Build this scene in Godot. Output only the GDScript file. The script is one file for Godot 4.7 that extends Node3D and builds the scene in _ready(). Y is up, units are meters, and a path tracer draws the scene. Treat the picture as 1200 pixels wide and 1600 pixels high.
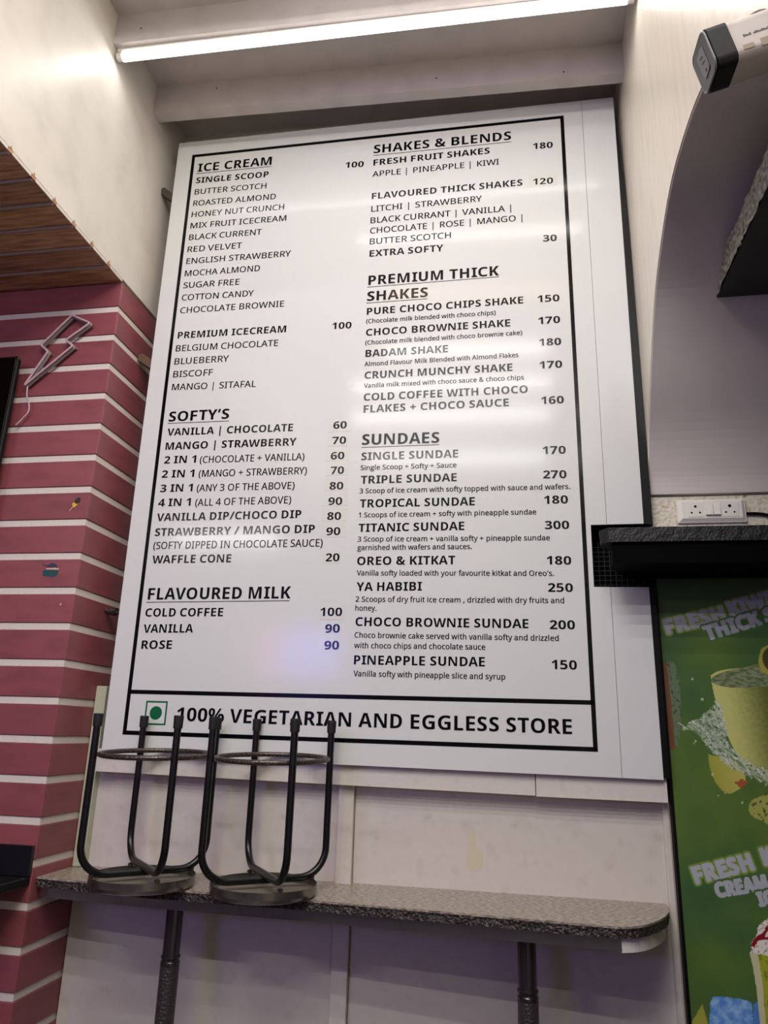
extends Node3D
# Menu board in the alcove of a small ice-cream shop. Units are metres, y up, the board's face is the plane z = 0.

const XL := -0.114      # left wall and pillar return
const XR := 1.372       # right wall
const ZP := 0.133       # front face of the pink pillar
const SHELF := 1.148    # top of the granite shelf
const BACK := -0.055    # painted panels of the back wall

# kind, left x, left baseline y, right x, right baseline y, words
const MENU := [
	["h", 0.013, 3.2705, 0.270, 3.2678, "ICE CREAM"],
	["b", 0.012, 3.2246, 0.263, 3.2199, "SINGLE SCOOP"],
	["r", 0.012, 3.1797, 0.259, 3.1761, "BUTTER SCOTCH"],
	["r", 0.012, 3.1347, 0.294, 3.1305, "ROASTED ALMOND"],
	["r", 0.011, 3.0908, 0.325, 3.0871, "HONEY NUT CRUNCH"],
	["r", 0.012, 3.0473, 0.335, 3.0435, "MIX FRUIT ICECREAM"],
	["r", 0.012, 3.0030, 0.257, 2.9997, "BLACK CURRENT"],
	["r", 0.012, 2.9572, 0.195, 2.9556, "RED VELVET"],
	["r", 0.013, 2.9132, 0.359, 2.9098, "ENGLISH STRAWBERRY"],
	["r", 0.013, 2.8678, 0.262, 2.8656, "MOCHA ALMOND"],
	["r", 0.013, 2.8242, 0.199, 2.8219, "SUGAR FREE"],
	["r", 0.013, 2.7798, 0.249, 2.7770, "COTTON CANDY"],
	["r", 0.013, 2.7340, 0.350, 2.7318, "CHOCOLATE BROWNIE"],
	["p", 0.519, 3.2243, 0.579, 3.2215, "100"],
	["p", 0.505, 2.6427, 0.564, 2.6419, "100"],
	["b", 0.015, 2.6453, 0.363, 2.6432, "PREMIUM ICECREAM"],
	["r", 0.014, 2.6009, 0.341, 2.5983, "BELGIUM CHOCOLATE"],
	["r", 0.015, 2.5562, 0.189, 2.5558, "BLUEBERRY"],
	["r", 0.016, 2.5127, 0.143, 2.5126, "BISCOFF"],
	["r", 0.017, 2.4697, 0.282, 2.4665, "MANGO | SITAFAL"],
	["h", 0.019, 2.3669, 0.208, 2.3680, "SOFTY’S"],
	["b", 0.020, 2.3220, 0.406, 2.3203, "VANILLA | CHOCOLATE"],
	["b", 0.020, 2.2772, 0.419, 2.2757, "MANGO | STRAWBERRY"],
	["b", 0.021, 2.2339, 0.120, 2.2338, "2 IN 1"],
	["r", 0.132, 2.2317, 0.445, 2.2306, "(CHOCOLATE + VANILLA)"],
	["b", 0.019, 2.1901, 0.119, 2.1898, "2 IN 1"],
	["r", 0.133, 2.1888, 0.455, 2.1879, "(MANGO + STRAWBERRY)"],
	["p", 0.525, 2.3218, 0.564, 2.3218, "60"],
	["p", 0.524, 2.2748, 0.564, 2.2748, "70"],
	["p", 0.522, 2.2289, 0.561, 2.2286, "60"],
	["p", 0.524, 2.1851, 0.562, 2.1850, "70"],
	["b", 0.020, 2.1461, 0.119, 2.1463, "3 IN 1"],
	["r", 0.132, 2.1448, 0.422, 2.1447, "(ANY 3 OF THE ABOVE)"],
	["b", 0.019, 2.1026, 0.118, 2.1031, "4 IN 1"],
	["r", 0.132, 2.1016, 0.415, 2.1027, "(ALL 4 OF THE ABOVE)"],
	["b", 0.020, 2.0589, 0.447, 2.0597, "VANILLA DIP/CHOCO DIP"],
	["b", 0.020, 2.0147, 0.488, 2.0168, "STRAWBERRY / MANGO DIP"],
	["r", 0.020, 1.9766, 0.512, 1.9776, "(SOFTY DIPPED IN CHOCOLATE SAUCE)"],
	["b", 0.022, 1.9355, 0.255, 1.9365, "WAFFLE CONE"],
	["p", 0.523, 2.1396, 0.562, 2.1391, "80"],
	["p", 0.522, 2.0950, 0.561, 2.0946, "90"],
	["p", 0.521, 2.0521, 0.560, 2.0519, "80"],
	["p", 0.521, 2.0086, 0.560, 2.0090, "90"],
	["p", 0.523, 1.9359, 0.561, 1.9360, "20"],
	["h", 0.022, 1.8329, 0.432, 1.8360, "FLAVOURED MILK"],
	["b", 0.021, 1.7860, 0.246, 1.7877, "COLD COFFEE"],
	["b", 0.021, 1.7419, 0.165, 1.7434, "VANILLA"],
	["b", 0.021, 1.6984, 0.109, 1.6993, "ROSE"],
	["p", 0.516, 1.7889, 0.575, 1.7890, "100"],
	["p", 0.532, 1.7452, 0.571, 1.7460, "90"],
	["p", 0.532, 1.7020, 0.571, 1.7024, "90"],
	["h", 0.610, 3.2695, 1.043, 3.2663, "SHAKES & BLENDS"],
	["b", 0.611, 3.2221, 0.977, 3.2225, "FRESH FRUIT SHAKES"],
	["r", 0.609, 3.1786, 1.004, 3.1779, "APPLE | PINEAPPLE | KIWI"],
	["p", 1.108, 3.2217, 1.167, 3.2201, "180"],
	["b", 0.610, 3.0941, 1.073, 3.0919, "FLAVOURED THICK SHAKES"],
	["r", 0.610, 3.0473, 0.951, 3.0484, "LITCHI | STRAWBERRY"],
	["r", 0.609, 3.0048, 1.037, 3.0046, "BLACK CURRANT | VANILLA |"],
	["r", 0.609, 2.9671, 1.069, 2.9667, "CHOCOLATE | ROSE | MANGO |"],
	["r", 0.609, 2.9283, 0.857, 2.9270, "BUTTER SCOTCH"],
	["b", 0.610, 2.8841, 0.835, 2.8835, "EXTRA SOFTY"],
	["p", 1.104, 3.0905, 1.163, 3.0886, "120"],
	["p", 1.127, 2.8874, 1.166, 2.8863, "30"],
	["h", 0.610, 2.7851, 0.998, 2.7847, "PREMIUM THICK"],
	["h", 0.608, 2.7303, 0.790, 2.7299, "SHAKES"],
	["b", 0.609, 2.6835, 1.065, 2.6862, "PURE CHOCO CHIPS SHAKE"],
	["s", 0.608, 2.6549, 0.986, 2.6553, "(Chocolate milk blended with choco chips)"],
	["b", 0.609, 2.6131, 1.027, 2.6149, "CHOCO BROWNIE SHAKE"],
	["s", 0.608, 2.5837, 1.059, 2.5854, "(Chocolate milk blended with choco brownie cake)"],
	["b", 0.610, 2.5440, 0.850, 2.5441, "BADAM SHAKE"],
	["s", 0.608, 2.5139, 1.047, 2.5160, "Almond Flavour Milk Blended with Almond Flakes"],
	["b", 0.610, 2.4736, 1.030, 2.4743, "CRUNCH MUNCHY SHAKE"],
	["s", 0.609, 2.4447, 1.060, 2.4457, "Vanilla milk mixed with choco sauce & choco chips"],
	["b", 0.610, 2.4045, 1.070, 2.4051, "COLD COFFEE WITH CHOCO"],
	["b", 0.611, 2.3673, 1.018, 2.3676, "FLAKES + CHOCO SAUCE"],
	["p", 1.105, 2.6863, 1.166, 2.6854, "150"],
	["p", 1.105, 2.6157, 1.165, 2.6158, "170"],
	["p", 1.105, 2.5471, 1.165, 2.5462, "180"],
	["p", 1.104, 2.4766, 1.165, 2.4761, "170"],
	["p", 1.105, 2.3693, 1.165, 2.3686, "160"],
	["h", 0.610, 2.2690, 0.827, 2.2669, "SUNDAES"],
	["b", 0.610, 2.2235, 0.879, 2.2221, "SINGLE SUNDAE"],
	["s", 0.609, 2.1942, 0.874, 2.1936, "Single Scoop + Softy + Sauce"],
	["b", 0.611, 2.1543, 0.875, 2.1540, "TRIPLE SUNDAE"],
	["s", 0.609, 2.1262, 1.171, 2.1232, "3 Scoop of ice cream with softy topped with sauce and wafers."],
	["b", 0.611, 2.0859, 0.923, 2.0848, "TROPICAL SUNDAE"],
	["s", 0.609, 2.0572, 1.082, 2.0560, "1 Scoops of ice cream + softy with pineapple sundae"],
	["b", 0.610, 2.0166, 0.895, 2.0172, "TITANIC SUNDAE"],
	["s", 0.609, 1.9895, 1.114, 1.9856, "3 Scoop of ice cream + vanilla softy + pineapple sundae"],
	["s", 0.609, 1.9659, 0.914, 1.9652, "garnished with wafers and sauces."],
	["p", 1.104, 2.2232, 1.164, 2.2227, "170"],
	["p", 1.103, 2.1545, 1.163, 2.1537, "270"],
	["p", 1.103, 2.0843, 1.164, 2.0839, "180"],
	["p", 1.103, 2.0156, 1.164, 2.0150, "300"],
	["b", 0.610, 1.9252, 0.871, 1.9250, "OREO & KITKAT"],
	["s", 0.610, 1.8968, 1.121, 1.8922, "Vanilla softy loaded with your favourite kitkat and Oreo's."],
	["b", 0.611, 1.8556, 0.785, 1.8561, "YA HABIBI"],
	["s", 0.610, 1.8267, 1.143, 1.8225, "2 Scoops of dry fruit ice cream , drizzled with dry fruits and"],
	["s", 0.610, 1.8030, 0.666, 1.8031, "honey."],
	["b", 0.612, 1.7635, 1.054, 1.7597, "CHOCO BROWNIE SUNDAE"],
	["s", 0.611, 1.7331, 1.126, 1.7286, "Choco brownie cake served with vanilla softy and drizzled"],
	["s", 0.611, 1.7063, 0.946, 1.7054, "with choco chips and chocolate sauce"],
	["b", 0.612, 1.6652, 0.945, 1.6645, "PINEAPPLE SUNDAE"],
	["s", 0.612, 1.6352, 0.994, 1.6332, "Vanilla softy with pineapple slice and syrup"],
	["p", 1.104, 1.9222, 1.165, 1.9211, "180"],
	["p", 1.105, 1.8518, 1.166, 1.8510, "250"],
	["p", 1.106, 1.7579, 1.167, 1.7577, "200"],
	["p", 1.107, 1.6606, 1.167, 1.6599, "150"],
	["v", 0.144, 1.5138, 1.149, 1.5092, "100% VEGETARIAN AND EGGLESS STORE"],
]
const CAP := {"h": 0.0325, "b": 0.0229, "r": 0.0208, "p": 0.0222, "s": 0.0140, "v": 0.0342}

var M := {}
var taken := {}
var rng := RandomNumberGenerator.new()

# ---------------------------------------------------------------- helpers: nodes
func numbered(called: String) -> String:
	var n: int = taken.get(called, -1) + 1
	taken[called] = n
	return called if n == 0 else "%s_%03d" % [called, n]

func tag(o: Node, label: String, category := "", group := "", kind := ""):
	if label: o.set_meta("label", label)
	if category: o.set_meta("category", category)
	if group: o.set_meta("group", group)
	if kind: o.set_meta("kind", kind)
	return o

func base(called: String, where: Vector3, label: String, category: String, group := "", kind := "") -> Node3D:
	var o := Node3D.new()
	o.name = numbered(called)
	o.position = where
	add_child(o)
	tag(o, label, category, group, kind)
	return o

func put(called: String, mesh: Mesh, m: Material, parent: Node = null, at := Vector3.ZERO) -> MeshInstance3D:
	var o := MeshInstance3D.new()
	o.mesh = mesh
	o.material_override = m
	o.position = at
	o.cast_shadow = GeometryInstance3D.SHADOW_CASTING_SETTING_ON
	if parent == null:
		o.name = numbered(called)
		add_child(o)
	else:
		o.name = called
		parent.add_child(o, true)
	return o

func struct(called: String, mesh: Mesh, m: Material, label: String, at := Vector3.ZERO) -> MeshInstance3D:
	var o := put(called, mesh, m, null, at)
	tag(o, label, "", "", "structure")
	return o

# ---------------------------------------------------------------- helpers: shapes
func mb() -> SurfaceTool:
	var st := SurfaceTool.new()
	st.begin(Mesh.PRIMITIVE_TRIANGLES)
	return st

func tri(st: SurfaceTool, a: Vector3, b: Vector3, c: Vector3, out: Vector3) -> void:
	var n := (a - c).cross(a - b)
	if n.length_squared() < 1e-18: return
	n = n.normalized()
	var l := [a, b, c]
	if n.dot(out) < 0.0:
		n = -n
		l = [a, c, b]
	for p in l:
		st.set_normal(n)
		st.set_uv(Vector2(p.x, p.y))
		st.add_vertex(p)

func quad(st: SurfaceTool, a: Vector3, b: Vector3, c: Vector3, d: Vector3, out: Vector3) -> void:
	tri(st, a, b, c, out)
	tri(st, a, c, d, out)

# eight corners, x0 side first; each side: (y lo z back), (y lo z front), (y hi z front), (y hi z back)
func hexa(st: SurfaceTool, p: Array) -> void:
	var c := Vector3.ZERO
	for q in p: c += q / 8.0
	for f in [[0, 1, 2, 3], [4, 5, 6, 7], [0, 1, 5, 4], [2, 3, 7, 6], [1, 2, 6, 5], [0, 3, 7, 4]]:
		var m: Vector3 = (p[f[0]] + p[f[1]] + p[f[2]] + p[f[3]]) / 4.0
		quad(st, p[f[0]], p[f[1]], p[f[2]], p[f[3]], m - c)

func slope_beam(x0: float, x1: float, l0: float, l1: float, r0: float, r1: float, z0: float, z1: float) -> ArrayMesh:
	var st := mb()
	hexa(st, [Vector3(x0, l0, z0), Vector3(x0, l0, z1), Vector3(x0, l1, z1), Vector3(x0, l1, z0), Vector3(x1, r0, z0), Vector3(x1, r0, z1), Vector3(x1, r1, z1), Vector3(x1, r1, z0)])
	return st.commit()

# box with chamfered edges about its own centre, or between two corners
func cbox_st(st: SurfaceTool, lo: Vector3, hi: Vector3, b: float) -> void:
	var c := (lo + hi) / 2.0
	var h := (hi - lo) / 2.0
	b = min(b, min(h.x, min(h.y, h.z)) * 0.9)
	var X := func(s, t, u): return c + Vector3(s * h.x, t * (h.y - b), u * (h.z - b))
	var Y := func(s, t, u): return c + Vector3(s * (h.x - b), t * h.y, u * (h.z - b))
	var Z := func(s, t, u): return c + Vector3(s * (h.x - b), t * (h.y - b), u * h.z)
	for s in [-1, 1]:
		quad(st, X.call(s, -1, -1), X.call(s, 1, -1), X.call(s, 1, 1), X.call(s, -1, 1), Vector3(s, 0, 0))
		quad(st, Y.call(-1, s, -1), Y.call(1, s, -1), Y.call(1, s, 1), Y.call(-1, s, 1), Vector3(0, s, 0))
		quad(st, Z.call(-1, -1, s), Z.call(1, -1, s), Z.call(1, 1, s), Z.call(-1, 1, s), Vector3(0, 0, s))
		for t in [-1, 1]:
			quad(st, X.call(s, t, -1), X.call(s, t, 1), Y.call(s, t, 1), Y.call(s, t, -1), Vector3(s, t, 0))
			quad(st, X.call(s, -1, t), X.call(s, 1, t), Z.call(s, 1, t), Z.call(s, -1, t), Vector3(s, 0, t))
			quad(st, Y.call(-1, s, t), Y.call(1, s, t), Z.call(1, s, t), Z.call(-1, s, t), Vector3(0, s, t))
			for u in [-1, 1]:
				tri(st, X.call(s, t, u), Y.call(s, t, u), Z.call(s, t, u), Vector3(s, t, u))

func cbox(lo: Vector3, hi: Vector3, b := 0.001) -> ArrayMesh:
	var st := mb()
	cbox_st(st, lo, hi, b)
	return st.commit()

func to3(p: Vector2, d: float, axis: String) -> Vector3:
	if axis == "z": return Vector3(p.x, p.y, d)
	if axis == "x": return Vector3(d, p.y, p.x)      # polygon given as (z, y)
	return Vector3(p.x, d, p.y)                      # polygon given as (x, z)

func prism_st(st: SurfaceTool, poly: PackedVector2Array, d0: float, d1: float, axis := "z") -> void:
	var ind := Geometry2D.triangulate_polygon(poly)
	var up := to3(Vector2.ZERO, 1.0, axis)
	for i in range(0, ind.size(), 3):
		for e in [[d0, -up], [d1, up]]:
			tri(st, to3(poly[ind[i]], e[0], axis), to3(poly[ind[i + 1]], e[0], axis), to3(poly[ind[i + 2]], e[0], axis), e[1] * signf(d1 - d0))
	var area := 0.0
	for i in poly.size():
		var a := poly[i]
		var b := poly[(i + 1) % poly.size()]
		area += a.x * b.y - b.x * a.y
	for i in poly.size():
		var a := poly[i]
		var b := poly[(i + 1) % poly.size()]
		var o := Vector2(b.y - a.y, a.x - b.x) * signf(area)
		quad(st, to3(a, d0, axis), to3(b, d0, axis), to3(b, d1, axis), to3(a, d1, axis), to3(o, 0.0, axis))

func prism(poly: Array, d0: float, d1: float, axis := "z") -> ArrayMesh:
	var st := mb()
	var pv := PackedVector2Array()
	for p in poly: pv.append(p if p is Vector2 else Vector2(p[0], p[1]))
	prism_st(st, pv, d0, d1, axis)
	return st.commit()

func tube_st(st: SurfaceTool, path: Array, r: float, sides := 12, closed := false) -> void:
	var n := path.size()
	var rings := []
	var norm := []
	var u := Vector3.ZERO
	for i in n:
		var a: Vector3 = path[(i - 1 + n) % n] if closed or i > 0 else path[i]
		var b: Vector3 = path[(i + 1) % n] if closed or i < n - 1 else path[i]
		var t := (b - a).normalized()
		if u == Vector3.ZERO:
			u = t.cross(Vector3.UP if absf(t.y) < 0.9 else Vector3.RIGHT).normalized()
		u = (u - t * u.dot(t)).normalized()
		var v := t.cross(u)
		var ring := []
		var nn := []
		for k in sides:
			var w := TAU * k / sides
			var d := u * cos(w) + v * sin(w)
			ring.append(path[i] + d * r)
			nn.append(d)
		rings.append(ring)
		norm.append(nn)
	for i in (n if closed else n - 1):
		var j := (i + 1) % n
		for k in sides:
			var l := (k + 1) % sides
			smooth_quad(st, [rings[i][k], rings[j][k], rings[j][l], rings[i][l]], [norm[i][k], norm[j][k], norm[j][l], norm[i][l]])
	if not closed:
		for e in [0, n - 1]:
			var out: Vector3 = path[0] - path[1] if e == 0 else path[n - 1] - path[n - 2]
			for k in sides:
				tri(st, path[e], rings[e][k], rings[e][(k + 1) % sides], out)

func smooth_quad(st: SurfaceTool, p: Array, nn: Array) -> void:
	for f in [[0, 1, 2], [0, 2, 3]]:
		var a: Vector3 = p[f[0]]
		var b: Vector3 = p[f[1]]
		var c: Vector3 = p[f[2]]
		var n := (a - c).cross(a - b)
		if n.length_squared() < 1e-20: continue
		var order = f if n.dot(nn[f[0]] + nn[f[1]] + nn[f[2]]) > 0.0 else [f[0], f[2], f[1]]
		for k in order:
			st.set_normal(nn[k])
			st.set_uv(Vector2(p[k].x, p[k].y))
			st.add_vertex(p[k])

func tube(path: Array, r: float, sides := 12, closed := false) -> ArrayMesh:
	var st := mb()
	tube_st(st, path, r, sides, closed)
	return st.commit()

# profile of (radius, height) turned about y; sharp corners are kept by flat bands between rows
func lathe(prof: Array, seg := 48) -> ArrayMesh:
	var st := mb()
	for i in prof.size() - 1:
		var a: Vector2 = prof[i]
		var b: Vector2 = prof[i + 1]
		var d := (b - a).normalized()
		var o := Vector2(d.y, -d.x)
		for k in seg:
			var w0 := TAU * k / seg
			var w1 := TAU * (k + 1) / seg
			var e0 := Vector3(cos(w0), 0, sin(w0))
			var e1 := Vector3(cos(w1), 0, sin(w1))
			var up := Vector3.UP
			smooth_quad(st, [e0 * a.x + up * a.y, e0 * b.x + up * b.y, e1 * b.x + up * b.y, e1 * a.x + up * a.y], [e0 * o.x + up * o.y, e0 * o.x + up * o.y, e1 * o.x + up * o.y, e1 * o.x + up * o.y])
	return st.commit()

func curve_points(pts: Array, per := 6) -> Array:      # Catmull-Rom through 2D points
	var out := []
	for i in pts.size() - 1:
		var p0: Vector2 = pts[max(i - 1, 0)]
		var p1: Vector2 = pts[i]
		var p2: Vector2 = pts[i + 1]
		var p3: Vector2 = pts[min(i + 2, pts.size() - 1)]
		for k in per:
			out.append(p1.cubic_interpolate(p2, p0, p3, float(k) / per))
	out.append(pts[-1])
	return out

# ---------------------------------------------------------------- helpers: materials
func noise(kind: int, freq: float, seed_: int, octaves := 4) -> FastNoiseLite:
	var f := FastNoiseLite.new()
	f.noise_type = kind
	f.frequency = freq
	f.seed = seed_
	f.fractal_octaves = octaves
	return f

func tex(w: int, h: int, stops: Array, freq: float, seed_: int, stretch := Vector2.ONE, octaves := 4, kind := FastNoiseLite.TYPE_SIMPLEX_SMOOTH) -> ImageTexture:
	var g := Gradient.new()
	var off := PackedFloat32Array()
	var col := PackedColorArray()
	for s in stops:
		off.append(s[0])
		col.append(s[1])
	g.offsets = off
	g.colors = col
	var f := noise(kind, freq, seed_, octaves)
	var img := Image.create(w, h, false, Image.FORMAT_RGB8)
	for y in h:
		var v := float(y) / h
		for x in w:
			var u := float(x) / w
			var t := 0.0
			for e in [[0, 0, (1.0 - u) * (1.0 - v)], [w, 0, u * (1.0 - v)], [0, h, (1.0 - u) * v], [w, h, u * v]]:
				t += f.get_noise_2d((x - e[0]) * stretch.x, (y - e[1]) * stretch.y) * e[2]
			t /= sqrt((u * u + (1.0 - u) * (1.0 - u)) * (v * v + (1.0 - v) * (1.0 - v)))
			img.set_pixel(x, y, g.sample(t * 0.5 + 0.5))
	img.generate_mipmaps()
	return ImageTexture.create_from_image(img)

func bump(w: int, h: int, freq: float, seed_: int, strength: float, stretch := Vector2.ONE, octaves := 4) -> ImageTexture:
	var t := tex(w, h, [[0.0, Color.BLACK], [1.0, Color.WHITE]], freq, seed_, stretch, octaves)
	var img := t.get_image()
	img.clear_mipmaps()
	img.convert(Image.FORMAT_RGBA8)
	img.bump_map_to_normal_map(strength)
	return ImageTexture.create_from_image(img)

func mat(color: Color, rough: float, o := {}) -> StandardMaterial3D:
	var m := StandardMaterial3D.new()
	m.albedo_color = color
	m.roughness = rough
	m.metallic = o.get("metal", 0.0)
	m.metallic_specular = o.get("spec", 0.5)
	if o.has("tex") or o.has("bump"):
		m.uv1_triplanar = true
		m.uv1_world_triplanar = true
		m.uv1_scale = Vector3.ONE / o.get("size", 1.0)
	if o.has("tex"): m.albedo_texture = o.tex
	if o.has("bump"):
		m.normal_enabled = true
		m.normal_texture = o.bump
		m.normal_scale = o.get("depth", 0.5)
	if o.has("coat"):
		m.clearcoat_enabled = true
		m.clearcoat = o.coat
		m.clearcoat_roughness = o.get("coat_rough", 0.1)
	return m

func glow(color: Color, energy: float) -> StandardMaterial3D:
	var m := StandardMaterial3D.new()
	m.albedo_color = Color(0.9, 0.9, 0.9)
	m.emission_enabled = true
	m.emission = color
	m.emission_energy_multiplier = energy
	return m

func grey(v: float) -> Color: return Color(v, v, v)

func make_materials() -> void:
	var mottled := tex(256, 256, [[0.2, grey(0.95)], [0.5, grey(0.985)], [0.8, grey(1.0)]], 0.02, 3)
	var dirty := tex(256, 256, [[0.06, Color(0.88, 0.86, 0.82)], [0.20, Color(0.965, 0.96, 0.95)], [0.42, grey(1.0)], [0.85, Color(0.985, 0.98, 0.975)]], 0.05, 11, Vector2.ONE, 5)
	var paint_bump := bump(256, 256, 0.06, 21, 2.0)
	M.wall = mat(Color(0.85, 0.825, 0.79), 0.38, {"spec": 0.4, "tex": mottled, "bump": paint_bump, "size": 0.8, "depth": 0.03})
	M.wall_right = mat(Color(0.86, 0.825, 0.77), 0.30, {"tex": tex(256, 256, [[0.15, grey(0.94)], [0.5, grey(0.985)], [0.8, grey(1.0)]], 0.03, 31, Vector2(3.0, 0.3)), "bump": paint_bump, "size": 0.7, "depth": 0.08})
	M.panel = mat(Color(0.80, 0.77, 0.735), 0.38, {"tex": dirty, "bump": paint_bump, "size": 0.9, "depth": 0.12})
	M.trim = mat(Color(0.82, 0.79, 0.755), 0.38, {"tex": dirty, "bump": paint_bump, "size": 0.6, "depth": 0.12})
	M.corner_trim = mat(Color(0.74, 0.74, 0.66), 0.4, {"tex": dirty, "size": 0.5})
	M.ceiling = mat(Color(0.80, 0.77, 0.755), 0.5, {"tex": mottled, "bump": paint_bump, "size": 0.7, "depth": 0.15})
	M.rough_plaster = mat(Color(0.82, 0.795, 0.735), 0.6, {"tex": tex(256, 256, [[0.10, Color(0.5, 0.42, 0.32)], [0.22, Color(0.86, 0.82, 0.72)], [0.5, grey(1.0)], [0.8, Color(0.93, 0.92, 0.88)]], 0.05, 41, Vector2.ONE, 5), "bump": bump(256, 256, 0.09, 42, 4.0), "size": 0.35, "depth": 0.5})
	M.vault = mat(Color(0.765, 0.73, 0.715), 0.45, {"tex": mottled, "size": 0.9})
	M.pink = []
	var worn := tex(256, 256, [[0.15, grey(0.88)], [0.5, grey(0.97)], [0.85, grey(1.0)]], 0.02, 51, Vector2(0.6, 2.0))
	for c in [Color(0.54, 0.28, 0.305), Color(0.553, 0.288, 0.31), Color(0.527, 0.274, 0.296)]:
		M.pink.append(mat(c, 0.42, {"tex": worn, "size": 0.5}))
	M.strip = mat(Color(0.83, 0.79, 0.755), 0.5, {"tex": dirty, "size": 0.25})
	M.core = mat(Color(0.68, 0.57, 0.45), 0.8)
	M.wood = []
	for i in 3:
		var c: Color = [Color(0.78, 0.61, 0.44), Color(0.72, 0.56, 0.43), Color(0.80, 0.63, 0.47)][i]
		M.wood.append(mat(c, 0.55, {"tex": tex(256, 256, [[0.15, Color(0.70, 0.62, 0.56)], [0.4, Color(0.88, 0.84, 0.80)], [0.7, grey(1.0)]], 0.04, 60 + i, Vector2(0.25, 3.0)), "size": 0.4}))
	M.wood_lip = mat(Color(0.60, 0.52, 0.46), 0.5)
	M.board = mat(Color(0.805, 0.805, 0.80), 0.4, {"spec": 0.15, "coat": 0.32, "coat_rough": 0.12})
	M.ink = mat(Color(0.016, 0.016, 0.018), 0.4, {"spec": 0.15, "coat": 0.32, "coat_rough": 0.12})
	M.green_ink = mat(Color(0.02, 0.36, 0.20), 0.24)
	M.sticker = mat(Color(0.80, 0.797, 0.775), 0.4, {"spec": 0.15, "coat": 0.32, "coat_rough": 0.12})
	M.matt_black = mat(Color(0.012, 0.012, 0.016), 0.7, {"spec": 0.15})
	M.wire = mat(Color(0.33, 0.34, 0.36), 0.4, {"metal": 0.8})
	M.granite = mat(Color(0.76, 0.73, 0.70), 0.30, {"tex": tex(512, 512, [[0.18, Color(0.38, 0.36, 0.35)], [0.38, Color(0.62, 0.59, 0.56)], [0.55, Color(0.80, 0.77, 0.72)], [0.8, Color(1.0, 0.98, 0.94)]], 0.06, 71, Vector2(1.0, 2.6), 5), "size": 0.5})
	M.granite_edge = mat(Color(0.42, 0.39, 0.38), 0.5, {"tex": tex(256, 256, [[0.25, Color(0.10, 0.09, 0.09)], [0.45, Color(0.4, 0.37, 0.36)], [0.75, Color(0.95, 0.9, 0.86)]], 0.10, 72, Vector2.ONE, 5), "bump": bump(256, 256, 0.12, 73, 6.0), "size": 0.22, "depth": 1.0})
	M.black_granite = mat(Color(0.42, 0.42, 0.42), 0.4, {"tex": tex(256, 256, [[0.3, Color(0.015, 0.015, 0.02)], [0.62, Color(0.06, 0.065, 0.065)], [0.85, Color(0.28, 0.29, 0.28)]], 0.12, 81, Vector2.ONE, 5), "size": 0.35})
	M.black_granite_edge = mat(Color(0.33, 0.33, 0.33), 0.55, {"tex": tex(256, 256, [[0.3, Color(0.05, 0.05, 0.055)], [0.55, Color(0.14, 0.14, 0.14)], [0.82, Color(0.55, 0.54, 0.52)]], 0.10, 82, Vector2.ONE, 5), "bump": bump(256, 256, 0.12, 83, 6.0), "size": 0.2, "depth": 0.3})
	M.chipped_stone = mat(Color(0.66, 0.64, 0.59), 0.7, {"tex": tex(256, 256, [[0.25, Color(0.5, 0.48, 0.45)], [0.6, grey(0.9)], [0.8, grey(1.0)]], 0.08, 84, Vector2.ONE, 5), "bump": bump(256, 256, 0.06, 85, 6.0), "size": 0.3, "depth": 0.5})
	M.steel = mat(Color(0.66, 0.65, 0.67), 0.2, {"metal": 0.95, "tex": mottled, "size": 0.4})
	M.pole_steel = mat(Color(0.36, 0.34, 0.36), 0.25, {"metal": 0.9})
	M.sleeve = mat(Color(0.27, 0.25, 0.25), 0.33, {"metal": 0.45, "bump": bump(256, 256, 0.05, 91, 8.0), "size": 0.09, "depth": 0.8})
	M.black_paint = mat(Color(1, 1, 1), 0.30, {"tex": tex(256, 256, [[0.2, Color(0.03, 0.03, 0.035)], [0.72, Color(0.035, 0.033, 0.035)], [0.84, Color(0.22, 0.19, 0.17)]], 0.10, 95, Vector2.ONE, 5), "size": 0.15})
	M.worn_ring = mat(Color(1, 1, 1), 0.35, {"metal": 0.55, "tex": tex(256, 256, [[0.25, Color(0.10, 0.085, 0.08)], [0.5, Color(0.27, 0.235, 0.22)], [0.8, Color(0.55, 0.5, 0.46)]], 0.09, 96, Vector2.ONE, 5), "size": 0.12})
	M.seat_metal = mat(Color(0.62, 0.60, 0.57), 0.26, {"metal": 0.9, "tex": tex(256, 256, [[0.2, grey(0.72)], [0.5, grey(0.9)], [0.8, grey(1.0)]], 0.03, 97), "size": 0.3})
	M.seat_inside = mat(Color(0.42, 0.385, 0.34), 0.55, {"tex": dirty, "size": 0.2})
	M.rubber = mat(Color(0.03, 0.03, 0.032), 0.7)
	M.white_plastic = mat(Color(0.86, 0.84, 0.81), 0.3)
	M.old_plastic = mat(Color(0.66, 0.63, 0.60), 0.35, {"tex": tex(256, 256, [[0.10, Color(0.70, 0.64, 0.58)], [0.28, Color(0.92, 0.90, 0.87)], [0.5, grey(1.0)]], 0.012, 99, Vector2.ONE, 2), "size": 0.25})
	M.black_plastic = mat(Color(0.02, 0.021, 0.025), 0.42, {"spec": 0.35})
	M.screen = mat(Color(0.01, 0.01, 0.013), 0.12)
	M.neon_front = mat(Color(0.74, 0.62, 0.64), 0.35)
	M.neon_side = mat(Color(0.52, 0.49, 0.49), 0.4)
	M.tube_glow = glow(Color(1.0, 0.99, 0.965), 5.0)
	M.soft_glow = glow(Color(1.0, 0.99, 0.97), 2.6)
	M.bright_glow = glow(Color(1.0, 0.99, 0.97), 9.0)
	M.warm_glow = glow(Color(1.0, 0.84, 0.64), 4.0)
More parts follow.
